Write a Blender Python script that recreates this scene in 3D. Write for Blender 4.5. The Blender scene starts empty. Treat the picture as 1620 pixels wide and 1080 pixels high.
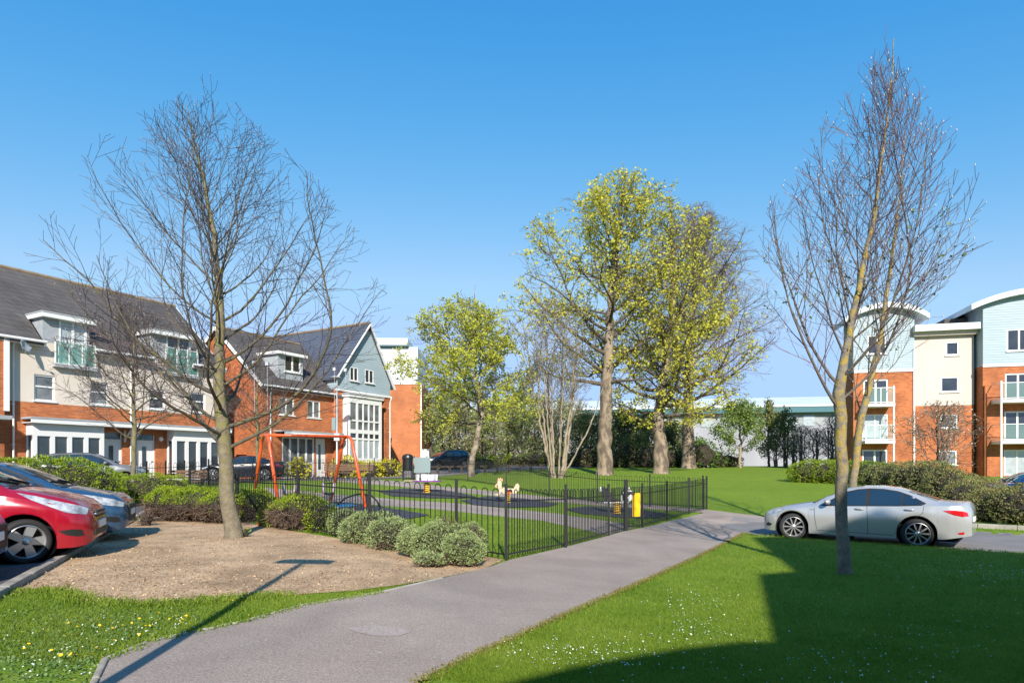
import bpy, bmesh, math, random
import numpy as np
from mathutils import Vector, Matrix, noise
from mathutils.geometry import tessellate_polygon
R = random.Random(7); NR = np.random.default_rng(7)
S = bpy.context.scene; C = S.collection
F, HZ, CX, CAMZ = 1000.0, 738.0, 810.0, 1.78      # focal length, horizon row, centre column (1620 px wide photo), eye height
# ------------------------------------------------------------------ terrain
def interp(pts, x):
    if x <= pts[0][0]: return pts[0][1]
    for (a, va), (b, vb) in zip(pts, pts[1:]):
        if x <= b:
            t = (x-a)/(b-a); return va+(vb-va)*t
    return pts[-1][1]
def smooth(t): t = max(0., min(1., t)); return t*t*(3-2*t)
RAMP = [(19,0),(21.5,.04),(24,.12),(28,.35),(32,.57),(38,.85),(45,1.2),(52,1.5),(58,1.72),(63,1.82),(75,1.86),(76,1.86)]
LEFT = [(-8,.42),(-5,.41),(-2.4,.35),(-.2,.2),(2,.07),(4,0)]
ROADC = [(3.5,26.2),(6.4,21.4),(9.6,17.35),(13.2,14.6),(18,11.9),(30,7)]; ROADW = 2.55
def seg_dist(x, y, pl):
    best = 1e9
    for (ax, ay), (bx, by) in zip(pl, pl[1:]):
        dx, dy = bx-ax, by-ay
        t = max(0, min(1, ((x-ax)*dx+(y-ay)*dy)/(dx*dx+dy*dy)))
        d = math.hypot(x-ax-t*dx, y-ay-t*dy)
        if d < best: best = d
    return best
ROADM = [(8.2,18.6),(9.6,17.35),(13.2,14.6),(18,11.9),(30,7)]
def g(x, y):
    b = (interp(RAMP, y-.8)+2*interp(RAMP, y)+interp(RAMP, y+.8))/4
    l = (interp(LEFT, x-.5)+2*interp(LEFT, x)+interp(LEFT, x+.5))/4
    h = b + l*(1-smooth((y-30)/14))
    if 2 < x < 34 and 0 < y < 26:
        h -= .10*smooth((ROADW+.12-seg_dist(x, y, ROADM))/.22)*smooth((x-5.6)/1.6)
    return h
def at(px, py, ymax=95):
    """ground point seen at a pixel of the photograph"""
    rx, rz = (px-CX)/F, (HZ-py)/F
    y = 3.
    while y < ymax:
        if CAMZ+rz*y <= g(rx*y, y): break
        y += .05
    return (rx*y, y)
def at3(px, py): x, y = at(px, py); return Vector((x, y, g(x, y)))
def P(px, Y): return ((px-CX)/F*Y, Y)
# ------------------------------------------------------------------ materials
def nd(nt, t, **k):
    n = nt.nodes.new(t)
    for a, v in k.items():
        if a in n.inputs: n.inputs[a].default_value = v
        else: setattr(n, a, v)
    return n
def c4(c): return (c[0], c[1], c[2], 1)
def M(name, col, rough=.6, metal=0., col2=None, scale=3., detail=4., bump=0., bscale=None, coat=0., spec=.5, isl=0., transl=0., island=None, stretch=None, lo=.35, hi=.65):
    m = bpy.data.materials.new(name); m.use_nodes = True
    nt = m.node_tree; L = nt.links; b = nt.nodes['Principled BSDF']
    b.inputs['Base Color'].default_value = c4(col); b.inputs['Roughness'].default_value = rough; b.inputs['Metallic'].default_value = metal
    b.inputs['Coat Weight'].default_value = coat; b.inputs['Specular IOR Level'].default_value = spec
    tc = nd(nt, 'ShaderNodeTexCoord'); src = tc.outputs['Object']
    if stretch:
        mp = nd(nt, 'ShaderNodeMapping'); mp.inputs['Scale'].default_value = stretch; L.new(src, mp.inputs[0]); src = mp.outputs[0]
    out = None
    if col2:
        n = nd(nt, 'ShaderNodeTexNoise', Scale=scale, Detail=detail, Roughness=.65); L.new(src, n.inputs['Vector'])
        r = nd(nt, 'ShaderNodeValToRGB'); r.color_ramp.elements[0].position = lo; r.color_ramp.elements[1].position = hi
        r.color_ramp.elements[0].color = c4(col); r.color_ramp.elements[1].color = c4(col2)
        L.new(n.outputs['Fac'], r.inputs[0]); out = r.outputs[0]
    if island:     # each leaf or blade its own tint
        gm = nd(nt, 'ShaderNodeNewGeometry'); r = nd(nt, 'ShaderNodeValToRGB')
        while len(r.color_ramp.elements) < len(island): r.color_ramp.elements.new(.5)
        for i, c in enumerate(island):
            r.color_ramp.elements[i].position = i/(len(island)-1); r.color_ramp.elements[i].color = c4(c)
        L.new(gm.outputs['Random Per Island'], r.inputs[0])
        if out:
            mx = nd(nt, 'ShaderNodeMix', data_type='RGBA'); mx.inputs[0].default_value = .5
            L.new(out, mx.inputs[6]); L.new(r.outputs[0], mx.inputs[7]); out = mx.outputs[2]
        else: out = r.outputs[0]
    if out: L.new(out, b.inputs['Base Color'])
    if bump:
        n = nd(nt, 'ShaderNodeTexNoise', Scale=bscale or scale*4, Detail=5.); L.new(src, n.inputs['Vector'])
        bp = nd(nt, 'ShaderNodeBump', Strength=bump, Distance=.02); L.new(n.outputs['Fac'], bp.inputs['Height']); L.new(bp.outputs[0], b.inputs['Normal'])
    if transl:
        tr = nd(nt, 'ShaderNodeBsdfTranslucent'); tr.inputs[0].default_value = c4(col)
        if out: L.new(out, tr.inputs[0])
        ms = nd(nt, 'ShaderNodeMixShader', Fac=transl); o = nt.nodes['Material Output']
        L.new(b.outputs[0], ms.inputs[1]); L.new(tr.outputs[0], ms.inputs[2]); L.new(ms.outputs[0], o.inputs[0])
    return m
def brick_mat(name, c1, c2, mortar, along='x'):
    m = M(name, c1, .85); nt = m.node_tree; L = nt.links; b = nt.nodes['Principled BSDF']
    tc = nd(nt, 'ShaderNodeTexCoord'); sp = nd(nt, 'ShaderNodeSeparateXYZ'); L.new(tc.outputs['Object'], sp.inputs[0])
    ad = nd(nt, 'ShaderNodeMath', operation='ADD'); L.new(sp.outputs[0], ad.inputs[0]); L.new(sp.outputs[1], ad.inputs[1])
    cb = nd(nt, 'ShaderNodeCombineXYZ'); L.new(ad.outputs[0], cb.inputs[0]); L.new(sp.outputs[2], cb.inputs[1])
    br = nd(nt, 'ShaderNodeTexBrick', Scale=1., offset=.5)
    br.inputs['Brick Width'].default_value = .225; br.inputs['Row Height'].default_value = .075; br.inputs['Mortar Size'].default_value = .006
    br.inputs['Color1'].default_value = c4(c1); br.inputs['Color2'].default_value = c4(c2); br.inputs['Mortar'].default_value = c4(mortar)
    L.new(cb.outputs[0], br.inputs['Vector'])
    n = nd(nt, 'ShaderNodeTexNoise', Scale=.7, Detail=6.); L.new(tc.outputs['Object'], n.inputs['Vector'])
    mp = nd(nt, 'ShaderNodeMapRange'); mp.inputs[1].default_value = .3; mp.inputs[2].default_value = .7; mp.inputs[3].default_value = .70; mp.inputs[4].default_value = 1.15
    L.new(n.outputs['Fac'], mp.inputs[0])
    mx = nd(nt, 'ShaderNodeMix', data_type='RGBA', blend_type='MULTIPLY'); mx.inputs[0].default_value = 1.
    L.new(br.outputs['Color'], mx.inputs[6]); L.new(mp.outputs[0], mx.inputs[7]); L.new(mx.outputs[2], b.inputs['Base Color'])
    bp = nd(nt, 'ShaderNodeBump', Strength=.4, Distance=.01); bp.invert = True; L.new(br.outputs['Fac'], bp.inputs['Height']); L.new(bp.outputs[0], b.inputs['Normal'])
    return m
def band_mat(name, col, col2, pitch, axis=2, rough=.6, depth=.03, noise_amt=.12, bump=.6):
    """horizontal boards or slate courses: a saw-tooth relief along one axis with per-course and patchy tint"""
    m = M(name, col, rough); nt = m.node_tree; L = nt.links; b = nt.nodes['Principled BSDF']
    tc = nd(nt, 'ShaderNodeTexCoord'); sp = nd(nt, 'ShaderNodeSeparateXYZ'); L.new(tc.outputs['Object'], sp.inputs[0])
    dv = nd(nt, 'ShaderNodeMath', operation='DIVIDE'); dv.inputs[1].default_value = pitch; L.new(sp.outputs[axis], dv.inputs[0])
    fr = nd(nt, 'ShaderNodeMath', operation='FRACT'); L.new(dv.outputs[0], fr.inputs[0])
    fl = nd(nt, 'ShaderNodeMath', operation='FLOOR'); L.new(dv.outputs[0], fl.inputs[0])
    ad = nd(nt, 'ShaderNodeMath', operation='ADD'); L.new(sp.outputs[0], ad.inputs[0]); L.new(sp.outputs[1], ad.inputs[1])
    cb = nd(nt, 'ShaderNodeCombineXYZ'); L.new(fl.outputs[0], cb.inputs[1])
    m3 = nd(nt, 'ShaderNodeMath', operation='MULTIPLY'); m3.inputs[1].default_value = 3. if bump > .7 else .3; L.new(ad.outputs[0], m3.inputs[0]); L.new(m3.outputs[0], cb.inputs[0])
    n = nd(nt, 'ShaderNodeTexNoise', Scale=1.7, Detail=3.); L.new(cb.outputs[0], n.inputs['Vector'])
    n2 = nd(nt, 'ShaderNodeTexNoise', Scale=.6, Detail=6.); L.new(tc.outputs['Object'], n2.inputs['Vector'])
    av = nd(nt, 'ShaderNodeMath', operation='ADD'); L.new(n.outputs['Fac'], av.inputs[0]); L.new(n2.outputs['Fac'], av.inputs[1])
    r = nd(nt, 'ShaderNodeMapRange'); r.inputs[1].default_value = .7; r.inputs[2].default_value = 1.3; L.new(av.outputs[0], r.inputs[0])
    mx = nd(nt, 'ShaderNodeMix', data_type='RGBA'); L.new(r.outputs[0], mx.inputs[0]); mx.inputs[6].default_value = c4(col); mx.inputs[7].default_value = c4(col2)
    gp = nd(nt, 'ShaderNodeMath', operation='LESS_THAN'); gp.inputs[1].default_value = .1; L.new(fr.outputs[0], gp.inputs[0])
    m2 = nd(nt, 'ShaderNodeMix', data_type='RGBA', blend_type='MULTIPLY'); L.new(gp.outputs[0], m2.inputs[0]); L.new(mx.outputs[2], m2.inputs[6]); m2.inputs[7].default_value = (.62,.62,.62,1)
    L.new(m2.outputs[2], b.inputs['Base Color'])
    bp = nd(nt, 'ShaderNodeBump', Strength=bump, Distance=depth); L.new(fr.outputs[0], bp.inputs['Height']); bp.invert = True; L.new(bp.outputs[0], b.inputs['Normal'])
    return m
MT = dict(
 white=M('white_paint',(.70,.70,.69),.45), glass=M('window_glass',(.018,.022,.026),.04,spec=.8,col2=(.04,.045,.05),scale=.8),
 blind=M('window_glass_with_blinds',(.2,.21,.21),.08,spec=.7,col2=(.05,.055,.06),scale=1.1), 
 sheer=M('window_glass_with_net_curtain',(.42,.46,.47),.1,spec=.7,col2=(.3,.34,.36),scale=2.),
 render=M('cream_render',(.57,.50,.425),.85,col2=(.63,.56,.485),scale=.6,bump=.1,bscale=60),
 cream=M('pale_cream_render',(.51,.44,.395),.85,col2=(.55,.48,.43),scale=.5),
 brick=brick_mat('orange_brick',(.50,.148,.040),(.32,.080,.024),(.38,.20,.11)),
 brickb=brick_mat('bright_orange_brick',(.50,.155,.048),(.42,.115,.038),(.40,.25,.15)),
 slate=band_mat('grey_slate',(.050,.045,.043),(.108,.097,.092),.25,2,.92,.02,bump=.8),
 slateb=band_mat('blue_grey_slate',(.050,.058,.082),(.088,.098,.125),.25,2,.6,.02,bump=.8),
 clad=band_mat('pale_blue_boarding',(.275,.355,.40),(.32,.40,.445),.17,2,.6,.02,bump=.5),
 ridge=M('clay_ridge_tile',(.19,.13,.085),.8,col2=(.26,.20,.13),scale=3),
 lead=M('lead_grey',(.28,.30,.32),.6,col2=(.36,.38,.4),scale=2), metalw=M('white_roof_sheet',(.56,.60,.63),.45,col2=(.62,.66,.68),scale=.2),
 teal=M('teal_fascia',(.03,.12,.15),.5), shed=M('white_wall_sheet',(.24,.24,.275),.6,col2=(.31,.31,.345),scale=.4,stretch=(1,1,.1)),
 shedg=M('grey_wall_sheet',(.20,.22,.25),.6,col2=(.30,.31,.33),scale=.3),
 black=M('black_paint',(.010,.011,.013),.38), rubber=M('tyre_rubber',(.018,.018,.019),.8), dark=M('dark_void',(.006,.006,.007),.9),
 alloy=M('alloy_wheel',(.55,.55,.56),.3,metal=.75), chrome=M('chrome',(.6,.6,.62),.15,metal=1.),
 carglass=M('car_glass',(.012,.018,.02),.03,spec=.9), lampglass=M('headlamp_glass',(.62,.65,.68),.12,spec=.8,metal=.2,col2=(.2,.22,.25),scale=9.),
 red_lamp=M('tail_lamp_red',(.45,.008,.012),.12,coat=.6), plate=M('number_plate',(.75,.75,.72),.4), plasticb=M('black_plastic',(.015,.015,.016),.55),
 orange=M('orange_paint',(.72,.10,.018),.35,coat=.3), yellow=M('yellow_paint',(.80,.47,.01),.4), purple=M('purple_board',(.20,.03,.28),.5),
 timber=M('brown_timber',(.10,.055,.03),.75,col2=(.16,.09,.05),scale=4,stretch=(1,1,8)), timberd=M('dark_timber',(.035,.026,.02),.8,col2=(.06,.045,.035),scale=5),
 chain=M('galvanised_chain',(.45,.46,.47),.4,metal=.6), pink=M('pale_pink_rubber',(.55,.38,.47),.6), steel=M('galvanised_steel',(.42,.44,.45),.45,metal=.4,col2=(.5,.51,.52),scale=3),
 board=M('grey_green_board',(.19,.25,.26),.4), concrete=M('concrete',(.30,.275,.235),.85,col2=(.40,.37,.32),scale=3,bump=.2), 
 concd=M('weathered_concrete',(.22,.19,.15),.9,col2=(.36,.32,.26),scale=5,bump=.3),
 cream_toy=M('cream_board',(.50,.40,.27),.5), pinktoy=M('salmon_board',(.70,.30,.22),.5), cow=M('black_and_white_board',(.015,.015,.017),.5,col2=(.75,.75,.74),scale=4.5,detail=1,lo=.5,hi=.52), whitet=M('white_board',(.75,.75,.74),.5),
 matblk=M('black_safety_rubber',(.030,.032,.040),.9,col2=(.048,.050,.060),scale=2,bump=.3,bscale=90), matblu=M('blue_safety_rubber',(.015,.20,.38),.85,col2=(.02,.26,.46),scale=3),
)
for _n,_i in (('glass',1.62),('blind',1.6),('sheer',1.7),('carglass',1.9)): MT[_n].node_tree.nodes['Principled BSDF'].inputs['IOR'].default_value = _i
_g = M('green_tinted_glass',(.16,.42,.34),.05,spec=.7); _g.node_tree.nodes['Principled BSDF'].inputs['Alpha'].default_value = .3; MT['grnglass'] = _g
def paint(name, col, metal=.3, rough=.28): return M(name, col, rough, metal=metal, coat=.8)
# ------------------------------------------------------------------ mesh building
class MB:
    def __init__(s): s.v = []; s.f = []
    def quad(s, *p):
        n = len(s.v); s.v += [tuple(q) for q in p]; s.f.append(tuple(range(n, n+len(p))))
    def box(s, a, b, mtx=None):
        x0, y0, z0 = a; x1, y1, z1 = b
        c = [(x0,y0,z0),(x1,y0,z0),(x1,y1,z0),(x0,y1,z0),(x0,y0,z1),(x1,y0,z1),(x1,y1,z1),(x0,y1,z1)]
        if mtx: c = [tuple(mtx @ Vector(p)) for p in c]
        n = len(s.v); s.v += c
        for f in ((0,3,2,1),(4,5,6,7),(0,1,5,4),(1,2,6,5),(2,3,7,6),(3,0,4,7)): s.f.append(tuple(n+i for i in f))
    def bar(s, a, b, w, h, up=(0,0,1)):
        a, b = Vector(a), Vector(b); d = (b-a); L = d.length; d.normalize(); up = Vector(up)
        if abs(d.dot(up)) > .98: up = Vector((1,0,0))
        sd = d.cross(up).normalized(); u2 = sd.cross(d)
        m = Matrix(((d.x,sd.x,u2.x,a.x),(d.y,sd.y,u2.y,a.y),(d.z,sd.z,u2.z,a.z),(0,0,0,1)))
        s.box((0,-w/2,-h/2),(L,w/2,h/2),m)
    def tube(s, pts, rad, n=6, cap=True):
        if not hasattr(rad, '__len__'): rad = [rad]*len(pts)
        pts = [Vector(p) for p in pts]; base = len(s.v); nrm = None; k = len(pts)
        for i, p in enumerate(pts):
            d = (pts[min(i+1,k-1)]-pts[max(i-1,0)])
            if d.length < 1e-9: d = Vector((0,0,1))
            d.normalize()
            if nrm is None:
                nrm = d.orthogonal().normalized()
            else:
                nrm = (nrm - d*nrm.dot(d)); nrm = nrm.normalized() if nrm.length > 1e-6 else d.orthogonal().normalized()
            b = d.cross(nrm)
            for j in range(n):
                a = 2*math.pi*j/n; s.v.append(tuple(p+(nrm*math.cos(a)+b*math.sin(a))*rad[i]))
        for i in range(k-1):
            for j in range(n):
                j2 = (j+1) % n; o = base+i*n
                s.f.append((o+j, o+j2, o+n+j2, o+n+j))
        if cap and n > 3:
            s.f.append(tuple(base+j for j in reversed(range(n)))); s.f.append(tuple(base+(k-1)*n+j for j in range(n)))
    def prism(s, poly, y0, y1, axis='y'):
        """poly of (a,b) extruded; axis y: (x,z) outline; axis z: (x,y) outline; axis x: (y,z) outline"""
        mk = {'y':lambda p,t:(p[0],t,p[1]),'z':lambda p,t:(p[0],p[1],t),'x':lambda p,t:(t,p[0],p[1])}[axis]
        n = len(s.v); k = len(poly); s.v += [mk(p,y0) for p in poly]+[mk(p,y1) for p in poly]
        tr = tessellate_polygon([[Vector((p[0],p[1],0)) for p in poly]])
        for t in tr: s.f.append(tuple(n+i for i in t)); s.f.append(tuple(n+k+i for i in reversed(t)))
        for i in range(k): j = (i+1)%k; s.f.append((n+i,n+j,n+k+j,n+k+i))
    def lathe(s, prof, n=24, mtx=None):
        base = len(s.v)
        for r, z in prof:
            for j in range(n):
                a = 2*math.pi*j/n; p = Vector((r*math.cos(a), r*math.sin(a), z)); s.v.append(tuple(mtx@p if mtx else p))
        for i in range(len(prof)-1):
            for j in range(n): j2=(j+1)%n; o=base+i*n; s.f.append((o+j,o+j2,o+n+j2,o+n+j))
    def build(s, name, mat, parent=None, smooth=False, loc=None, fix=False):
        me = bpy.data.meshes.new(name); me.from_pydata(s.v, [], s.f); me.materials.append(mat)
        if fix:
            bm = bmesh.new(); bm.from_mesh(me); bmesh.ops.remove_doubles(bm,verts=bm.verts,dist=.0005); bmesh.ops.recalc_face_normals(bm, faces=bm.faces); bm.to_mesh(me); bm.free()
        if smooth: me.polygons.foreach_set('use_smooth', [True]*len(me.polygons))
        me.update(); o = bpy.data.objects.new(name, me); C.objects.link(o)
        if parent: o.parent = parent
        if loc is not None: o.location = loc
        return o
def np_mesh(name, V, Fc, mat, parent=None, loc=None):
    """V (n,3) vertices, Fc (m,k) faces"""
    me = bpy.data.meshes.new(name); k = Fc.shape[1]
    me.vertices.add(len(V)); me.vertices.foreach_set('co', V.astype(np.float32).ravel())
    me.loops.add(Fc.size); me.loops.foreach_set('vertex_index', Fc.astype(np.int32).ravel())
    me.polygons.add(len(Fc)); me.polygons.foreach_set('loop_start', np.arange(0, Fc.size, k, dtype=np.int32))
    me.update(calc_edges=True); me.materials.append(mat)
    o = bpy.data.objects.new(name, me); C.objects.link(o)
    if parent: o.parent = parent
    if loc is not None: o.location = loc
    return o
def leaves(name, pts, size, mat, parent=None, aspect=.55, up=.0, var=.4, nrm=None, k=.0, flat=1.):
    """one small pointed leaf quad per point"""
    n = len(pts); pts = np.asarray(pts, float)
    d = NR.normal(size=(n,3)); d[:,2] += up; d[:,2] *= flat
    if nrm is not None: d = d*(1-k)+np.asarray(nrm)*k*1.8
    d /= np.linalg.norm(d,axis=1)[:,None]+1e-9
    e = np.cross(d, NR.normal(size=(n,3))+np.array([0,0,(1-flat)*4])); e /= np.linalg.norm(e,axis=1)[:,None]+1e-9
    s = (size*(1-var+2*var*NR.random(n)))[:,None]
    V = np.stack([pts, pts+d*s*.5+e*s*aspect*.5, pts+d*s, pts+d*s*.5-e*s*aspect*.5],1).reshape(-1,3)
    return np_mesh(name, V, np.arange(4*n).reshape(n,4), mat, parent)
def tag(o, label=None, cat=None, group=None, kind=None):
    if label: o['label'] = label
    if cat: o['category'] = cat
    if group: o['group'] = group
    if kind: o['kind'] = kind
    return o
def thing(name, loc, rz=0, label=None, cat=None, group=None):
    o = bpy.data.objects.new(name, None); C.objects.link(o); o.location = loc; o.rotation_euler = (0,0,rz); o.empty_display_size = .3
    return tag(o, label, cat, group)
def copy_tree(o, parent=None):
    c = o.copy(); C.objects.link(c)
    if parent: c.parent = parent
    for ch in [q for q in C.objects if q.parent == o]: copy_tree(ch, c)
    return c
def structure(o): o['kind'] = 'structure'; return o
def drape(name, poly, off, mat, cell=.6, kind='structure', skirt=0):
    bm = bmesh.new(); vs = [bm.verts.new((x,y,0)) for x,y in poly]
    for t in tessellate_polygon([[Vector((x,y,0)) for x,y in poly]]):
        try: bm.faces.new([vs[i] for i in t])
        except ValueError: pass
    xs = [p[0] for p in poly]; ys = [p[1] for p in poly]
    for lo, hi, nrm in ((min(xs),max(xs),(1,0,0)),(min(ys),max(ys),(0,1,0))):
        t = lo+cell
        while t < hi:
            bmesh.ops.bisect_plane(bm, geom=bm.verts[:]+bm.edges[:]+bm.faces[:], plane_co=Vector(nrm)*t, plane_no=nrm); t += cell
    for v in bm.verts: v.co.z = g(v.co.x, v.co.y)+off
    if skirt:
        ed = [e for e in bm.edges if e.is_boundary]
        r = bmesh.ops.extrude_edge_only(bm, edges=ed)
        for v in r['geom']:
            if isinstance(v, bmesh.types.BMVert): v.co.z -= skirt
    bmesh.ops.recalc_face_normals(bm, faces=bm.faces)
    me = bpy.data.meshes.new(name); bm.to_mesh(me); bm.free(); me.materials.append(mat)
    if me.polygons and sum(p.normal.z for p in me.polygons) < 0: me.flip_normals()
    o = bpy.data.objects.new(name, me); C.objects.link(o)
    if kind: o['kind'] = kind
    return o
def pip(x, y, poly):
    r = False; j = len(poly)-1
    for i in range(len(poly)):
        xi, yi = poly[i]; xj, yj = poly[j]
        if (yi > y) != (yj > y) and x < (xj-xi)*(y-yi)/(yj-yi)+xi: r = not r
        j = i
    return r
# ------------------------------------------------------------------ camera, sky, sun
cam = bpy.data.cameras.new('camera'); co = bpy.data.objects.new('camera', cam); C.objects.link(co)
co.location = (0,0,CAMZ); co.rotation_euler = (math.pi/2,0,0)
cam.sensor_width = 36; cam.lens = F/1620*36; cam.shift_y = (HZ-540)/1620; cam.clip_end = 3000; cam.clip_start = .05
S.camera = co
EL = math.radians(31); SD = Vector((-.08,1,0)).normalized()         # horizontal direction in which shadows fall
sunv = Vector((-SD.x*math.cos(EL), -SD.y*math.cos(EL), math.sin(EL)))
sl = bpy.data.lights.new('sun','SUN'); sl.energy = 4.5; sl.angle = math.radians(.5); sl.color = (1,.93,.82)
so = bpy.data.objects.new('sun', sl); C.objects.link(so); so.rotation_euler = sunv.to_track_quat('Z','Y').to_euler()
w = bpy.data.worlds.new('World'); S.world = w; w.use_nodes = True
bg = w.node_tree.nodes['Background']; sk = w.node_tree.nodes.new('ShaderNodeTexSky'); sk.sky_type = 'NISHITA'; sk.sun_disc = False
sk.sun_elevation = EL; sk.sun_rotation = math.atan2(sunv.x, sunv.y); sk.altitude = 50; sk.air_density = 1.15; sk.dust_density = .15; sk.ozone_density = 3.0
# the clear spring sky is a deeper blue overhead than the plain model: red falls off faster with height
_s = w.node_tree.nodes.new('ShaderNodeSeparateColor'); _c = w.node_tree.nodes.new('ShaderNodeCombineColor'); _l = w.node_tree.links
def _m(op, a, v):
    n = w.node_tree.nodes.new('ShaderNodeMath'); n.operation = op; _l.new(a, n.inputs[0])
    if hasattr(v,'links'): _l.new(v, n.inputs[1])
    else: n.inputs[1].default_value = v
    return n.outputs[0]
_l.new(sk.outputs[0], _s.inputs[0]); _r = _s.outputs[0]
_k = .21
_d = _m('MULTIPLY',_m('MINIMUM',_m('MULTIPLY',_m('POWER',_r,2.5),.27),_r),_k)
_l.new(_m('MINIMUM',_m('DIVIDE',_m('MULTIPLY',_d,1.2/_k),_m('ADD',_m('MULTIPLY',_d,1.1),1.)),.46/_k), _c.inputs[0])
_e = _m('MULTIPLY',_s.outputs[1],.88*_k)
_l.new(_m('MINIMUM',_m('DIVIDE',_m('MULTIPLY',_e,1.2/_k),_m('ADD',_m('MULTIPLY',_e,.4425),1.)),.70/_k), _c.inputs[1])
_l.new(_m('MULTIPLY',_m('POWER',_m('MULTIPLY',_s.outputs[2],1.08*_k),.38),.885/_k), _c.inputs[2])
_l.new(_c.outputs[0], bg.inputs[0]); bg.inputs[1].default_value = .125
S.view_settings.view_transform = 'Standard'; S.view_settings.look = 'None'; S.view_settings.exposure = .75
S.cycles.max_bounces = 6; S.cycles.use_denoising = True
# ------------------------------------------------------------------ the ground and what lies on it
def lawn_mat():
    m = M('lawn_grass',(.05,.11,.012),.9); nt = m.node_tree; L = nt.links; b = nt.nodes['Principled BSDF']
    tc = nd(nt,'ShaderNodeTexCoord')
    def nz(sc, det, lo, hi):
        n = nd(nt,'ShaderNodeTexNoise',Scale=sc,Detail=det,Roughness=.7); L.new(tc.outputs['Object'],n.inputs['Vector'])
        r = nd(nt,'ShaderNodeMapRange'); r.inputs[1].default_value=lo; r.inputs[2].default_value=hi; L.new(n.outputs['Fac'],r.inputs[0]); return r.outputs[0]
    def mix(f, a, c):
        x = nd(nt,'ShaderNodeMix',data_type='RGBA'); L.new(f,x.inputs[0])
        for i, q in ((6,a),(7,c)):
            if isinstance(q,tuple): x.inputs[i].default_value=c4(q)
            else: L.new(q,x.inputs[i])
        return x.outputs[2]
    a = mix(nz(.35,5,.3,.7),(.135,.22,.012),(.21,.285,.022))
    a = mix(nz(2.2,6,.42,.75),a,(.10,.19,.012))
    a = mix(nz(.9,7,.60,.78),a,(.21,.25,.045))
    a = mix(nz(6.5,5,.48,.72),a,(.20,.27,.03)); a = mix(nz(13,4,.55,.8),a,(.085,.16,.012))
    a = mix(nz(38,3,.5,.8),a,(.035,.085,.008))
    L.new(a,b.inputs['Base Color'])
    n = nd(nt,'ShaderNodeTexNoise',Scale=45.,Detail=4.); L.new(tc.outputs['Object'],n.inputs['Vector'])
    bp = nd(nt,'ShaderNodeBump',Strength=.8,Distance=.03); L.new(n.outputs['Fac'],bp.inputs['Height']); L.new(bp.outputs[0],b.inputs['Normal'])
    b.inputs['Specular IOR Level'].default_value=.2
    return m
def axis(a, lo, hi, b, fine, coarse):
    r = list(np.arange(lo,hi,fine)); x = hi; s = fine
    while x < b: r.append(x); s = min(s*1.25,coarse); x += s
    r.append(b); x = lo; s = fine
    while x > a: s = min(s*1.25,coarse); x -= s; r.insert(0,max(x,a))
    return r
xs = axis(-260,-13,16,260,.32,20); ys = axis(-60,3,40,420,.32,20)
PATH_L = [at(*p) for p in [(168,1045),(235,1018),(300,1003),(380,985),(480,958),(600,939),(700,915),(770,899),(805,887),(900,864),(985,841),(1060,824),(1112,812)]]
PATH_R = [at(*p) for p in [(700,1062),(740,1042),(800,1015),(900,970),(1000,927),(1100,882),(1185,843)]]
PATH = [(-3.2,-3),at(135,1115),at(151,1080)]+PATH_L+[(7.2,24.6),(8.6,22.2),(8.9,20.2),(8.3,18.9),(7.4,18.0)]+PATH_R[::-1]+[at(655,1083),at(590,1120),(-1.0,2.8),(-.7,-4),(-2.6,-4)]
def g_low(x, y):      # the soil under the tarmac lies a little lower
    z = g(x,y)
    if -5 < x < 12 and -4 < y < 26 and (pip(x,y,PATH) or (x > 6.3 and seg_dist(x,y,ROADM) < ROADW)): z -= .04
    return z
V = np.array([(x,y,g_low(x,y)) for y in ys for x in xs]); nx = len(xs)
I = np.array([(j*nx+i,j*nx+i+1,(j+1)*nx+i+1,(j+1)*nx+i) for j in range(len(ys)-1) for i in range(nx-1)])
gr = np_mesh('ground', V, I, lawn_mat()); gr.data.polygons.foreach_set('use_smooth',[True]*len(gr.data.polygons)); structure(gr)

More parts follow.
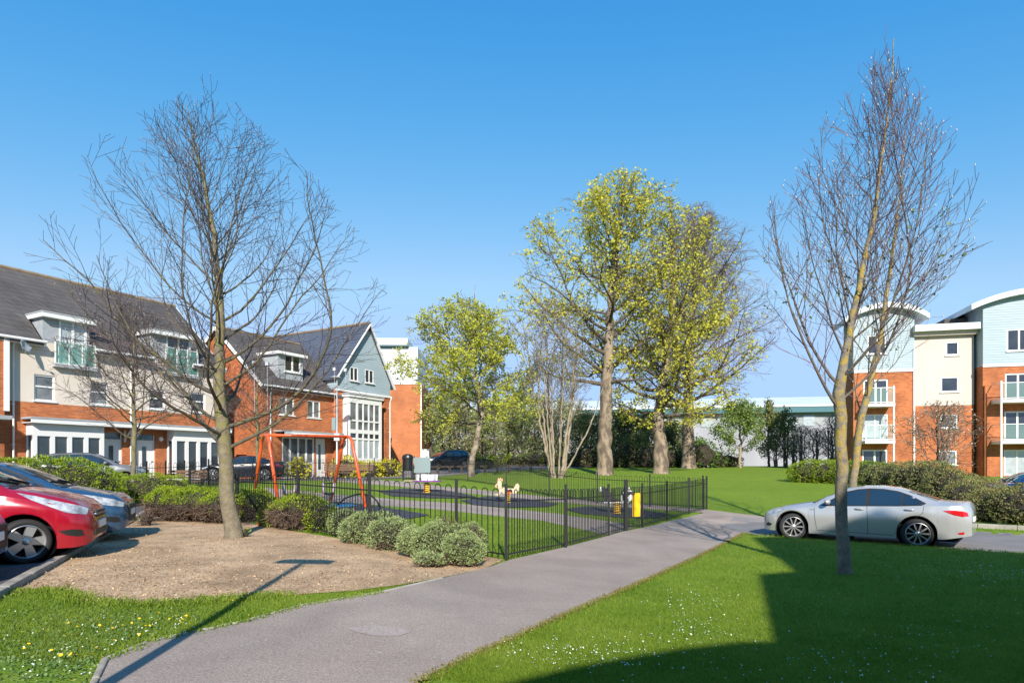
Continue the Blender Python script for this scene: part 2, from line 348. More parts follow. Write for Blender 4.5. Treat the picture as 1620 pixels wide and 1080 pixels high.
def asphalt(name, c1, c2, sp=.5):
    m = M(name,c1,.88); nt = m.node_tree; L = nt.links; b = nt.nodes['Principled BSDF']; tc = nd(nt,'ShaderNodeTexCoord')
    n = nd(nt,'ShaderNodeTexNoise',Scale=.9,Detail=8.,Roughness=.65); L.new(tc.outputs['Object'],n.inputs['Vector'])
    r = nd(nt,'ShaderNodeValToRGB'); r.color_ramp.elements[0].position=.3; r.color_ramp.elements[1].position=.7
    r.color_ramp.elements[0].color=c4(c1); r.color_ramp.elements[1].color=c4(c2); L.new(n.outputs['Fac'],r.inputs[0])
    v = nd(nt,'ShaderNodeTexVoronoi',Scale=95.); L.new(tc.outputs['Object'],v.inputs['Vector'])
    n2 = nd(nt,'ShaderNodeTexNoise',Scale=60.,Detail=3.); L.new(tc.outputs['Object'],n2.inputs['Vector'])
    mr = nd(nt,'ShaderNodeMapRange'); mr.inputs[1].default_value=.3; mr.inputs[2].default_value=.75; mr.inputs[3].default_value=1-sp*.55; mr.inputs[4].default_value=1+sp*.8; L.new(n2.outputs['Fac'],mr.inputs[0])
    mx = nd(nt,'ShaderNodeMix',data_type='RGBA',blend_type='MULTIPLY'); mx.inputs[0].default_value=1; L.new(r.outputs[0],mx.inputs[6]); L.new(mr.outputs[0],mx.inputs[7])
    # pale specks and broad worn or damp patches
    v2 = nd(nt,'ShaderNodeTexVoronoi',Scale=2.6); L.new(tc.outputs['Object'],v2.inputs['Vector'])
    lt = nd(nt,'ShaderNodeMath',operation='LESS_THAN'); lt.inputs[1].default_value=.035; L.new(v2.outputs['Distance'],lt.inputs[0])
    n3 = nd(nt,'ShaderNodeTexNoise',Scale=.35,Detail=5.,Distortion=1.2); L.new(tc.outputs['Object'],n3.inputs['Vector'])
    m3 = nd(nt,'ShaderNodeMapRange'); m3.inputs[1].default_value=.35; m3.inputs[2].default_value=.65; m3.inputs[3].default_value=.86; m3.inputs[4].default_value=1.1; L.new(n3.outputs['Fac'],m3.inputs[0])
    mm = nd(nt,'ShaderNodeMix',data_type='RGBA',blend_type='MULTIPLY'); mm.inputs[0].default_value=1; L.new(mx.outputs[2],mm.inputs[6]); L.new(m3.outputs[0],mm.inputs[7])
    ml = nd(nt,'ShaderNodeMath',operation='MULTIPLY'); ml.inputs[1].default_value=.6; L.new(lt.outputs[0],ml.inputs[0])
    mx = nd(nt,'ShaderNodeMix',data_type='RGBA'); L.new(ml.outputs[0],mx.inputs[0]); L.new(mm.outputs[2],mx.inputs[6]); mx.inputs[7].default_value=(.5,.47,.44,1)
    L.new(mx.outputs[2],b.inputs['Base Color'])
    bp = nd(nt,'ShaderNodeBump',Strength=.5,Distance=.006); L.new(v.outputs['Distance'],bp.inputs['Height']); L.new(bp.outputs[0],b.inputs['Normal'])
    return m
m_path = asphalt('path_asphalt',(.262,.206,.168),(.328,.266,.218)); m_road = asphalt('road_asphalt',(.17,.155,.148),(.215,.195,.188)); m_park = asphalt('car_park_asphalt',(.062,.06,.062),(.095,.09,.09)); m_pave = asphalt('pale_pavement',(.22,.20,.18),(.28,.25,.23),.3)

PATH_L = [at(*p) for p in [(168,1045),(235,1018),(300,1003),(380,985),(480,958),(600,939),(700,915),(770,899),(805,887),(900,864),(985,841),(1060,824),(1112,812)]]
PATH_R = [at(*p) for p in [(700,1062),(740,1042),(800,1015),(900,970),(1000,927),(1100,882),(1185,843)]]
PATH = [(-3.2,-3),at(135,1115),at(151,1080)]+PATH_L+[(7.2,24.6),(8.6,22.2),(8.9,20.2),(8.3,18.9),(7.4,18.0)]+PATH_R[::-1]+[at(655,1083),at(590,1120),(-1.0,2.8),(-.7,-4),(-2.6,-4)]
drape('path',PATH,.012,m_path,.5)
# road that the silver car stands on, sunk ten centimetres below the lawn
def ribbon(pl, w):
    L, Rr = [], []
    for i, p in enumerate(pl):
        a = pl[max(i-1,0)]; b = pl[min(i+1,len(pl)-1)]; d = Vector((b[0]-a[0],b[1]-a[1])).normalized(); n = Vector((-d.y,d.x))
        L.append((p[0]+n.x*w,p[1]+n.y*w)); Rr.append((p[0]-n.x*w,p[1]-n.y*w))
    return L, Rr
rl, rr = ribbon([(8.3,18.9)]+ROADM[1:], ROADW)
drape('road',[(7.6,21.6),(6.3,19.2)]+rr+rl[::-1],.018,m_road,.4)
drape('street',[(-60,4),(-34,19),(-22,27),(-14,33),(-6,41),(0,52),(7,58),(14,62),(14,64.5),(2,63),(-4,60),(-10.3,51.5),(-18.6,37),(-40,0)],.02,m_road,1.2)
kp0, kp1 = Vector((-3.6,2.6)), Vector((-12.6,22.7))
kd = (kp1-kp0).normalized(); kn = Vector((-kd.y,kd.x))
PARK = [tuple(kp0+kn*.06),tuple(kp1+kn*.06),(-24,27),(-34,19),(-26,0),(-8,-6),(-4,-4)]
drape('car_park',PARK,.012,m_park,1.)
def kerb(name, pl, w=.13, h=.12, mat=None, dip=.25):
    mb = MB(); pts = []
    for (ax,ay),(bx,by) in zip(pl,pl[1:]):
        n = max(1,int(math.hypot(bx-ax,by-ay)/.9)); pts += [(ax+(bx-ax)*i/n,ay+(by-ay)*i/n) for i in range(n)]
    pts.append(pl[-1])
    for a, b in zip(pts,pts[1:]):      # one stone after another with a hair joint
        d = Vector((b[0]-a[0],b[1]-a[1])); d2 = d*(.006/d.length)
        mb.bar((a[0]+d2.x,a[1]+d2.y,g(*a)+h/2-dip/2),(b[0]-d2.x,b[1]-d2.y,g(*b)+h/2-dip/2),w,h+dip)
    o = mb.build(name,mat or MT['concrete']); m = o.modifiers.new('bevel','BEVEL'); m.width=.015; m.segments=2
    return structure(o)
kerb('kerb',[tuple(kp0+kn*.0),tuple(kp1)],.13,.085,MT['concd'])
k2 = [p for p in rl[1:]]
kerb('kerb',[(11.9,20.9)]+[(p[0]+.1,p[1]+.06) for p in k2][1:] if False else [(10.4,21.2),(12.2,19.6),(14.9,17.2),(20,13.9),(31.5,8.9)],.14,.13,MT['concrete'])
kerb('path_edging',[at(135,1115),at(151,1080)]+PATH_L[:1],.05,.03,MT['concd'])
kerb('path_edging',PATH_L[:7],.045,.022,MT['concrete'])
# bark bed
bark = M('bark_mulch',(.28,.18,.10),.95,col2=(.54,.37,.215),scale=1.3,detail=10,bump=.6,bscale=40)
BED = [at(*p) for p in [(75,936),(140,955),(230,960),(330,952),(450,944),(560,935),(640,925),(700,914),(770,899)]]
e0 = Vector(at(75,936)); t0 = (e0-kp0).dot(kd); bs = kp0+kd*t0-kn*.07
BED = [tuple(bs)]+BED+[(-.15,10.75),(-.95,11.25),(-2.45,11.55),(-4.7,13.5),(-6.4,15.4),(-9.3,18.2)]+[tuple(kp0+kd*17.6-kn*.07)]
drape('bark_bed',BED,.010,bark,.4)
# playground: inner path, outer path, safety surfaces
PIN = [at(*p) for p in [(420,771),(520,781),(640,791),(760,800),(880,812),(990,828),(1003,835),(960,846),(860,824),(740,811),(620,801),(500,791),(400,783)]]
drape('playground_path',PIN,.006,m_path,.5)
POUT = [at(*p) for p in [(560,757),(700,770),(850,784),(1000,796),(1116,806),(1116,811),(1000,803),(850,791),(700,777),(560,764),(450,757),(330,760),(330,753),(450,750)]]
drape('back_path',POUT,.008,m_path,.6)
for pts, mt in (([(597,777),(640,773),(700,775),(755,786),(730,789),(680,788),(620,785)],'matblk'),
            ([(729,792),(770,785),(830,789),(884,797),(868,802),(800,803),(750,799)],'matblk'),
            ([(892,805),(930,801),(1000,804),(1060,814),(1040,820),(980,819),(920,813)],'matblk'),
            ([(470,791),(540,795),(600,801),(680,815),(610,828),(520,832),(440,815),(420,800)],'matblk')):
    drape('safety_mat',[at(*p) for p in pts],.022,MT[mt],.5)
drape('safety_mat',[at(*p) for p in [(500,800),(515,797),(555,798),(567,800),(520,805),(492,807)]],.028,MT['matblu'],.5)
drape('worn_earth',[at(*p) for p in [(780,737.2),(815,736.6),(845,738.5),(870,740.5),(825,740)]],.012,M('worn_earth',(.33,.20,.11),.95,col2=(.4,.27,.16),scale=2),1.)
# pale patch on the path
drape('path_patch',[at(*p) for p in [(548,996),(590,992),(635,996),(650,1003),(630,1010),(590,1008),(560,1002)]],.016,asphalt('worn_asphalt',(.31,.25,.215),(.35,.285,.25)),.5)

# ------------------------------------------------------------------ grass blades, flowers, bark chips
KEEP = [PATH,PARK,BED,[at(*p) for p in [(500,800),(555,798),(680,815),(610,828),(520,832),(440,815)]],PIN,POUT]
BAND = [tuple(kp0+kd*-1),tuple(kp0+kd*6.5)]
def free(x, y):
    if x > 6 and seg_dist(x,y,ROADM) < ROADW+.02: return False
    return not any(pip(x,y,q) for q in KEEP)
def scatter(n, y0, y1, side=.86, test=free, ypow=1.):
    out = []
    while len(out) < n:
        t = R.random(); y = 1/((1-t)/y0+t/y1); x = (R.random()*2-1)*side*y
        if test(x,y): out.append((x,y))
    return np.array(out)
def gz(p): return np.array([g(x,y) for x,y in p])
def blades(name, n, y0, y1, h, wd, mat):
    p = scatter(n,y0,y1); z = gz(p); h = h*(.5+NR.random(n)); h = h*(1+.04*(p[:,1]-5)).clip(.8,1.6)
    a = NR.random(n)*2*np.pi; wd = wd*(1+.10*(p[:,1]-5)).clip(1,3.2)
    base = np.column_stack([p,z-.005]); sd = np.column_stack([np.cos(a),np.sin(a),0*a])*(wd/2)[:,None]
    le = np.column_stack([NR.normal(size=n)*.55,NR.normal(size=n)*.55,np.ones(n)])*h[:,None]
    V = np.stack([base-sd,base+sd,base+le],1).reshape(-1,3)
    return tag(np_mesh(name,V,np.arange(3*n).reshape(n,3),mat),kind='stuff')
gm = M('grass_blades',(.10,.19,.012),.7,col2=(.30,.36,.055),scale=.9,detail=8,lo=.38,hi=.68,island=[(.09,.175,.010),(.165,.265,.014),(.235,.32,.022),(.29,.34,.05)],transl=.4,spec=.25)
o = blades('grass',230000,4.6,22,.032,.006,gm); tag(o,'short bright green lawn grass beside the path','grass')
def discs(name, pts, r, mat, lift=.03, n=6):
    m = len(pts); z = gz(pts)+lift*(.6+.8*NR.random(m)); a = np.arange(n)*2*np.pi/n
    rr_ = r*(.7+.6*NR.random(m)); tx = NR.normal(size=m)*.35; ty = NR.normal(size=m)*.35
    dx = np.cos(a)[None]*rr_[:,None]; dy = np.sin(a)[None]*rr_[:,None]
    V = np.stack([pts[:,0,None]+dx,pts[:,1,None]+dy,z[:,None]+dx*tx[:,None]+dy*ty[:,None]],2).reshape(-1,3)
    return np_mesh(name,V,np.arange(m*n).reshape(m,n),mat)
def patch(spots, n):
    out = []
    while len(out) < n:
        px, py, sx, sy = R.choice(spots); q = (R.gauss(px,sx),R.gauss(py,sy))
        if q[1] < 765 or q[1] > 1110: continue
        x, y = at(*q)
        if free(x,y): out.append((x,y))
    return np.array(out)
o = discs('daisies',patch([(1090,950,35,12),(1100,1000,45,14),(1570,910,40,8),(1500,905,60,8),(980,1040,70,16),(860,1035,60,14),(1300,1050,120,20),(1240,832,25,4),(1480,1000,120,40),(230,1000,70,14),(120,1040,90,22),(1180,790,60,12),(1390,840,60,6)],1600),.0056,M('daisy_petals',(.80,.80,.76),.7))
tag(o,'small white daisies scattered over the lawn','daisies',kind='stuff')
o = discs('dandelions',patch([(250,975,90,18),(180,1010,90,20),(330,985,60,12),(90,1030,70,25),(1330,800,60,15),(1500,930,120,30)],110),.011,M('dandelion_petals',(.80,.52,.01),.7),.045)
tag(o,'yellow dandelions dotted in the grass by the bark bed','dandelions',kind='stuff')
o = leaves('broad_weeds',np.column_stack([(q:=patch([(200,980,130,22),(110,1030,100,30)],4200)),gz(q)+.008]),.022,M('weed_leaves',(.06,.12,.03),.7,island=[(.05,.10,.02),(.09,.16,.04),(.13,.20,.07)],spec=.3),aspect=.8,up=.8)
tag(o,'low broad leaved weeds in the grass by the kerb','weeds',kind='stuff')
bedp = lambda x,y: pip(x,y,BED)
q = scatter(19000,6.3,15,.86,bedp)
o = leaves('bark_chips',np.column_stack([q,gz(q)+.012]),.026,M('bark_chips',(.2,.13,.08),.95,island=[(.19,.12,.07),(.31,.205,.115),(.41,.285,.17),(.50,.36,.225)]),aspect=.5,up=0,var=.7,nrm=np.tile((0,0,0),(len(q),1)),k=.5,flat=.35)
tag(o,'brown bark chippings over the bare planting bed','bark chips',kind='stuff')
def pebble(mb, x, y, s):
    bm = bmesh.new(); bmesh.ops.create_icosphere(bm,subdivisions=1,radius=s)
    n = len(mb.v)
    for v in bm.verts: v.co *= R.uniform(.7,1.2); mb.v.append((x+v.co.x,y+v.co.y,g(x,y)+.015+v.co.z*.6))
    for f in bm.faces: mb.f.append(tuple(n+v.index for v in f.verts))
    bm.free()
mb = MB()
for x, y in scatter(70,6.4,14,.86,bedp): pebble(mb,x,y,R.uniform(.006,.018))
tag(mb.build('pebbles',M('pale_pebbles',(.42,.35,.27),.85)),'small pale stones lying on the bark bed','pebbles',kind='stuff')
# moss and grit along the path edge
def edge_scatter(pl, n, wd):
    L = [math.dist(a,b) for a,b in zip(pl,pl[1:])]; out = []
    for _ in range(n):
        i = R.choices(range(len(L)),L)[0]; t = R.random(); a,b = pl[i],pl[i+1]
        out.append((a[0]+(b[0]-a[0])*t+R.gauss(0,wd),a[1]+(b[1]-a[1])*t+R.gauss(0,wd)))
    return np.array(out)
q = edge_scatter([at(655,1083)]+PATH_R,11000,.032)
o = leaves('edge_moss',np.column_stack([q,gz(q)+.012]),.017,M('moss',(.13,.12,.03),.95,island=[(.17,.09,.03),(.16,.15,.03),(.20,.20,.05),(.10,.075,.04)]),aspect=.8,up=.5)
tag(o,'rusty moss and dead grass along the lawn side path edge','moss',kind='stuff')
q = edge_scatter(PATH_L[:6],2600,.045)
o = leaves('edge_grass',np.column_stack([q,gz(q)+.010]),.032,gm,aspect=.25,up=1.2)
tag(o,'grass tufts creeping over the bed side path edge','grass',kind='stuff')
q = edge_scatter(BED[:6],4500,.10)
o = leaves('ragged_grass',np.column_stack([q,gz(q)+.008]),.045,gm,aspect=.22,up=1.4)
tag(o,'ragged grass growing into the edge of the bark bed','grass',kind='stuff')
# ------------------------------------------------------------------ trees
def profile_env(prof, lean=(0,0), lob=.16, ph=0.):
    """crown outline as radius over height; lean shifts the axis with height"""
    z0, z1 = prof[0][0], prof[-1][0]
    def env(p, grow=1.):
        if p.z > z1*grow or p.z < z0-.8: return False
        t = (p.z-z0)/(z1-z0); x = p.x-lean[0]*t; y = p.y-lean[1]*t; a = math.atan2(y,x)
        r = interp(prof,p.z)*(1+lob*math.sin(3*a+ph+p.z)+lob*.6*math.sin(5*a+2*ph-p.z*1.3))*grow
        return x*x+y*y < r*r
    return env
def skeleton(rng, trunk, env, n1=20, ang=(70,25), up=(.10,.05,.02), sp2=.28, L2=1.3, sp3=.17, L3=.45, r1=.5, jit=.10, tf=.3, step=.22, r_min=.004, len1=9., a2=45, r2=.02, droop=0., L4=0.):
    """trunk: [(Vector, radius)]; returns limbs (paths with radii, level) and twig points"""
    paths = []; tips = []
    tp = [Vector(p) for p,_ in trunk]; tr = [r for _,r in trunk]
    cum = [0.]
    for a,b in zip(tp,tp[1:]): cum.append(cum[-1]+(b-a).length)
    def on_trunk(t):
        d = t*cum[-1]
        for i in range(len(cum)-1):
            if d <= cum[i+1]+1e-6:
                u = (d-cum[i])/(cum[i+1]-cum[i]); return tp[i].lerp(tp[i+1],u), tr[i]+(tr[i+1]-tr[i])*u, (tp[i+1]-tp[i]).normalized()
        return tp[-1], tr[-1], (tp[-1]-tp[-2]).normalized()
    def grow(p, d, Lmax, r, k_up, jt, st, grow_f=1.):
        pts = [p.copy()]; L = 0
        while L < Lmax:
            d = (d+Vector((rng.gauss(0,jt),rng.gauss(0,jt),rng.gauss(0,jt)+k_up))).normalized()
            q = p+d*st
            if not env(q,grow_f): break
            pts.append(q.copy()); p = q; L += st
        n = len(pts); rad = [max(r_min,r*(1-.85*(i/max(1,n-1))**.8)) for i in range(n)]
        return pts, rad
    az = rng.random()*6.28; L1 = []
    for i in range(n1):
        t = tf+(1-tf)*((i+.5)/n1); p, r, td = on_trunk(min(.99,t+rng.uniform(-.01,.01))); az += 2.4+rng.uniform(-.4,.4)
        u = (t-tf)/(1-tf); A = math.radians(ang[0]+(ang[1]-ang[0])*u+rng.uniform(-8,8))
        d = (td*math.cos(A)+Vector((math.cos(az),math.sin(az),0))*math.sin(A)).normalized()
        pts, rad = grow(p,d,len1,r*r1*rng.uniform(.75,1.1),up[0],jit,step)
        if len(pts) > 2: paths.append((pts,rad,1)); L1.append((pts,rad))
    L1.append((tp[max(1,int(len(tp)*.5)):],tr[max(1,int(len(tp)*.5)):]))
    def side(pts, rad, sp, Lm, a, k_up, lv, t0, jt):
        res = []; acc = rng.random()*sp; n = len(pts)
        for i in range(1,n):
            sg = pts[i]-pts[i-1]; l = sg.length; x = acc
            while x < l:
                t = (i-1+x/l)/(n-1)
                if t > t0:
                    d = sg.normalized(); o = d.orthogonal().normalized(); o.rotate(Matrix.Rotation(rng.random()*6.283,3,d))
                    A = math.radians(a+rng.uniform(-14,14)); nd_ = (d*math.cos(A)+o*math.sin(A)).normalized()
                    rr = max(r_min,min(rad[min(i,n-1)]*.6,r2 if lv==2 else r2*.45))
                    q, ra = grow(pts[i-1]+sg*(x/l),nd_,Lm*(.35+.75*(1-t))*rng.uniform(.6,1.15),rr,k_up,jt,max(.06,Lm/6),1.04)
                    if len(q) > 1: paths.append((q,ra,lv)); res.append((q,ra))
                x += sp*rng.uniform(.6,1.4)
            acc = x-l
        return res
    L2s = [];  L3s = []
    for pts, rad in L1: L2s += side(pts,rad,sp2,L2,a2,up[1]-droop,2,.12,jit*1.2)
    for pts, rad in L2s+L1: L3s += side(pts,rad,sp3,L3,a2-4,up[2]-droop,3,.2,jit*1.3)
    if L4:
        for pts, rad in L3s: side(pts,rad,sp3*.8,L4,45,0,4,.2,jit)
    for pts, rad, lv in paths:
        if lv >= 2: tips += [pts[-1]]+(pts[1:-1] if lv>2 else [])
    return paths, tips
def tree_parts(root, trunk, paths, m_trunk, m_br, m_tw=None, tn=12):
    mb = MB(); mb.tube([p for p,_ in trunk],[r for _,r in trunk],tn,cap=False)
    # root flare
    t = mb.build('trunk',m_trunk,root,smooth=True)
    b = MB(); tw = MB()
    for pts, rad, lv in paths:
        if lv == 1: b.tube(pts,rad,6,cap=False)
        else: (tw if m_tw else b).tube(pts,rad,3 if rad[0]<.02 else 4,cap=False)
    b.build('branches',m_br,root,smooth=True)
    if m_tw: tw.build('twigs',m_tw,root)
    return t
def jit_trunk(rng, pts, wob=.02):
    """smooth polyline with small bends: pts [(x,y,z,r)]"""
    out = []
    for (a,b) in zip(pts,pts[1:]):
        n = max(2,int(abs(b[2]-a[2])/.3))
        for i in range(n):
            t = i/n; out.append((Vector((a[0]+(b[0]-a[0])*t+rng.gauss(0,wob),a[1]+(b[1]-a[1])*t+rng.gauss(0,wob),a[2]+(b[2]-a[2])*t)),a[3]+(b[3]-a[3])*t))
    out.append((Vector(pts[-1][:3]),pts[-1][3])); return out
def bark_mat(name, c1, c2, lichen=None, h0=0, h1=1, amount=.5, scale=7):
    m = M(name,c1,.9,col2=c2,scale=scale,detail=7,bump=.9,bscale=30); 
    if lichen:
        nt = m.node_tree; L = nt.links; b = nt.nodes['Principled BSDF']; src = b.inputs['Base Color'].links[0].from_socket
        tc = nd(nt,'ShaderNodeTexCoord'); sp = nd(nt,'ShaderNodeSeparateXYZ'); L.new(tc.outputs['Object'],sp.inputs[0])
        mr = nd(nt,'ShaderNodeMapRange'); mr.inputs[1].default_value=h0; mr.inputs[2].default_value=h1; L.new(sp.outputs[2],mr.inputs[0])
        n = nd(nt,'ShaderNodeTexNoise',Scale=9.,Detail=6.); L.new(tc.outputs['Object'],n.inputs['Vector'])
        m2 = nd(nt,'ShaderNodeMapRange'); m2.inputs[1].default_value=.62-amount*.35; m2.inputs[2].default_value=.72-amount*.3; L.new(n.outputs['Fac'],m2.inputs[0])
        mu = nd(nt,'ShaderNodeMath',operation='MULTIPLY'); L.new(mr.outputs[0],mu.inputs[0]); L.new(m2.outputs[0],mu.inputs[1])
        mx = nd(nt,'ShaderNodeMix',data_type='RGBA'); L.new(mu.outputs[0],mx.inputs[0]); L.new(src,mx.inputs[6]); mx.inputs[7].default_value=c4(lichen); L.new(mx.outputs[2],b.inputs['Base Color'])
    return m
bk_left = bark_mat('green_grey_bark',(.115,.095,.062),(.22,.185,.125),(.18,.165,.05),.4,2.5,.45)
bk_left_b = bark_mat('olive_branch_bark',(.105,.092,.058),(.075,.063,.05),(.15,.135,.045),0,3,.3)
bk_right = bark_mat('lichen_bark',(.12,.10,.078),(.23,.205,.165),(.31,.225,.055),1.1,2.3,.55)
bk_right_b = bark_mat('lichen_branch_bark',(.145,.12,.085),(.10,.08,.068),(.26,.21,.055),-10,-9,.05)
tw_l = M('purple_brown_twigs',(.085,.060,.055),.8,island=[(.06,.043,.042),(.10,.07,.066)])
tw_r = M('plum_twigs',(.11,.065,.065),.75,island=[(.085,.05,.055),(.145,.085,.08)])
bud = M('silvery_buds',(.50,.47,.40),.7)
# --- left bare tree
x, y = at(371,851); rng = random.Random(12)
tl = thing('bare_tree',(x,y,g(x,y)),0,'tall bare tree with greenish trunk standing in the bark bed','tree')
f = y/F
def lp(px, py, dy=0): return ((px-371)*f, dy, CAMZ+(HZ-py)*f-g(x,y))
tk = jit_trunk(rng,[(0,0,-.1,.20),(*lp(369,842),.165),(*lp(362,800),.138),(*lp(355,720),.128),(*lp(350,670),.125),(*lp(346,600),.10),(*lp(347,520),.085),(*lp(346,450),.065),(*lp(338,370),.045),(*lp(322,280),.028),(*lp(304,215),.014),(*lp(296,165),.006)],.012)
env = profile_env([(1.5,.6),(2.3,2.4),(3.3,3.3),(4.6,3.1),(5.8,2.6),(6.8,2.0),(7.7,1.2),(8.5,.3)],(-.5,0),.05,1.)
ps, tips = skeleton(rng,tk,env,n1=44,ang=(74,26),up=(.07,.065,.045),sp2=.26,L2=1.75,sp3=.165,L3=.5,r1=.33,tf=.20,jit=.085,r2=.012,a2=42,r_min=.0034)
tree_parts(tl,tk,ps,bk_left,bk_left_b,tw_l,16)
mb = MB()
for p in tips:
    if R.random()<.10: mb.tube([p,p+Vector((0,0,.025))],[.006,.003],3,cap=False)
mb.build('buds',bud,tl)['kind'] = 'stuff'
# --- right pair
def upright(px, py, label, seed, mat, pts, prof, lean, n1, k=1.):
    x, y = at(px,py); rng = random.Random(seed); f = y/F
    t = thing('bare_tree',(x,y,g(x,y)),0,label,'tree','bare trees on the lawn')
    lp = lambda a,b: ((a-px)*f,0,CAMZ+(HZ-b)*f-g(x,y))
    tk = jit_trunk(rng,[(0,0,-.1,pts[0][2]*1.25)]+[(*lp(a,b),r) for a,b,r in pts],.008)
    ps, tips = skeleton(rng,tk,profile_env(prof,lean,.07,seed),n1=n1,ang=(56,14),up=(.12,.12,.09),sp2=.22*k,L2=1.9*k,sp3=.22*k,L3=.5*k,r1=.32,tf=.30,jit=.065,r2=.011,a2=38,r_min=.0036)
    tree_parts(t,tk,ps,bk_right,bk_right_b,tw_r,14)
    mb = MB()
    for p in tips:
        if R.random()<.08: s = R.uniform(.009,.017)*k; mb.tube([p,p+Vector((0,0,s)),p+Vector((0,0,2.2*s))],[s*.3,s*.62,s*.15],4)
    mb.build('buds',bud,t)['kind'] = 'stuff'
    lf = [p for p in tips if p.z < 5.5 and rng.random()<.10]
    if lf: leaves('new_leaves',np.array([tuple(p) for p in lf for _ in range(2)]),.06,M('new_leaf',(.10,.14,.03),.6),t)
    return t
upright(1335,908,'bare tree with orange lichen on its trunk, in front of the silver car',36,bk_right,
  [(1335,895,.108),(1332,830,.094),(1331,740,.092),(1330,660,.092),(1326,622,.095),(1338,560,.062),(1350,500,.05),(1366,420,.04),(1385,320,.03),(1402,200,.017),(1412,110,.01),(1414,60,.005)],
  [(2.5,.4),(3.2,1.25),(4.2,1.65),(5.6,1.65),(6.5,1.35),(7.3,.95),(8.1,.55),(8.8,.12)],(.62,0),36)
upright(1344,852,'thinner bare tree right behind the lichen trunk, its foot by the silver car',60,bk_right,
  [(1344,840,.105),(1350,760,.095),(1358,690,.09),(1364,655,.092),(1378,600,.08),(1392,540,.065),(1404,460,.05),(1415,380,.035),(1425,300,.02),(1432,210,.008)],
  [(2.6,.4),(3.4,1.2),(5,1.7),(6.2,1.65),(7.6,1.2),(8.7,.5),(9.4,.1)],(.7,0),20,1.2)
# --- thin bare street trees by the terrace
def street_tree(px, Y, top, label, seed, R0, base=None):
    x, y = P(px,Y); rng = random.Random(seed); f = Y/F; H = CAMZ+(HZ-top)*f-g(x,y)
    t = thing('bare_tree',(x,y,g(x,y)),0,label,'tree','bare street trees')
    tk = jit_trunk(rng,[(0,0,-.1,.12),(0,0,.5,.095),(.03,0,H*.35,.085),(-.03,0,H*.6,.05),(.05,0,H*.85,.02),(0,0,H,.006)],.012)
    ps, _ = skeleton(rng,tk,profile_env([(H*.3,.4),(H*.42,R0*.9),(H*.62,R0),(H*.85,R0*.6),(H,.2)],(0,0),.15,seed),n1=34,ang=(76,35),up=(.05,.03,.02),sp2=.24,L2=1.5,sp3=.17,L3=.65,r1=.42,tf=.30,jit=.12,r2=.012,r_min=.0058,a2=50)
    tree_parts(t,tk,ps,bk_left,bk_left_b,tw_l,10)
street_tree(211,24,472,'slim bare tree in front of the cream rendered terrace',21,3.3)
street_tree(407,33,560,'slim bare tree in front of the brick house with the dormer',22,2.5)
# --- leafing trees beyond the playground
brk = M('pale_flaking_bark',(.27,.21,.15),.9,col2=(.10,.075,.055),scale=2.4,detail=9,bump=1.,bscale=14,stretch=(1,1,.45),lo=.44,hi=.58); brk_d = bark_mat('dark_branch_bark',(.12,.095,.07),(.08,.062,.05))
yl = M('yellow_green_blossom',(.36,.34,.03),.7,island=[(.42,.42,.05),(.60,.56,.07),(.70,.63,.09),(.46,.48,.07)],transl=.45,spec=.2)
gl = M('fresh_green_leaves',(.28,.33,.03),.7,island=[(.34,.41,.04),(.52,.55,.06),(.64,.61,.09),(.40,.40,.08)],transl=.45,spec=.2)
def big_tree(px, py, Y, label, pts, prof, lean, seed, n1, lsize, dens, lm, mt=brk, sp2=.9, L2=3.2, sp3=.55, L3=1.1, ang=(60,25), zone=None, group='tall trees beyond the playground', tf=.28, name='leafing_tree', tw=None, up=(.08,.04,.02), spray=6, L4=0.):
    x, y = P(px,Y); rng = random.Random(seed); f = Y/F; gg = g(x,y)
    t = thing(name,(x,y,gg),0,label,'tree',group)
    lp = lambda a,b: ((a-px)*f,0,CAMZ+(HZ-b)*f-gg)
    tk = jit_trunk(rng,[(0,0,-.3,pts[0][2]*1.3)]+[(*lp(a,b),r) for a,b,r in pts],.03)
    ps, tips = skeleton(rng,tk,profile_env(prof,lean,.09,seed),n1=n1,ang=ang,up=up,sp2=sp2,L2=L2,sp3=sp3,L3=L3,r1=.42,tf=tf,jit=.12,r2=.04,step=.5,r_min=.011,a2=46,L4=L4)
    tree_parts(t,tk,ps,mt,brk_d,tw,12)
    if lm:
        sel = []
        for p in tips:
            cl = noise.noise(p*.33)+.6*noise.noise(p*.9)
            pr = dens*(1.0+1.5*cl)*(zone(p) if zone else 1)
            if rng.random() < pr:
                for _ in range(rng.randint(1,spray)): sel.append((p.x+rng.gauss(0,lsize*.7),p.y+rng.gauss(0,lsize*.7),p.z+rng.gauss(0,lsize*.6)))
        leaves('leaves',np.array(sel),lsize,lm,t,aspect=.75,up=.3)
    return t
big_tree(957,748,45,'tallest tree, yellow green blossom over a thick upright trunk',
  [(957,742,.58),(957,700,.50),(958,640,.45),(962,560,.36),(965,500,.26),(968,440,.19),(975,380,.13),(985,320,.08),(990,270,.03)],
  [(6.0,4),(8,6.4),(11.5,7.8),(14.5,7.9),(17.3,6.6),(19.4,4.4),(20.6,2.0)],(1.2,0),31,48,.17,.58,yl,sp2=.55,L2=3.4,sp3=.36,L3=1.3,ang=(84,25),up=(.03,.03,.02),zone=lambda p: .35+.65*smooth((p.z-7)/7),tf=.30)
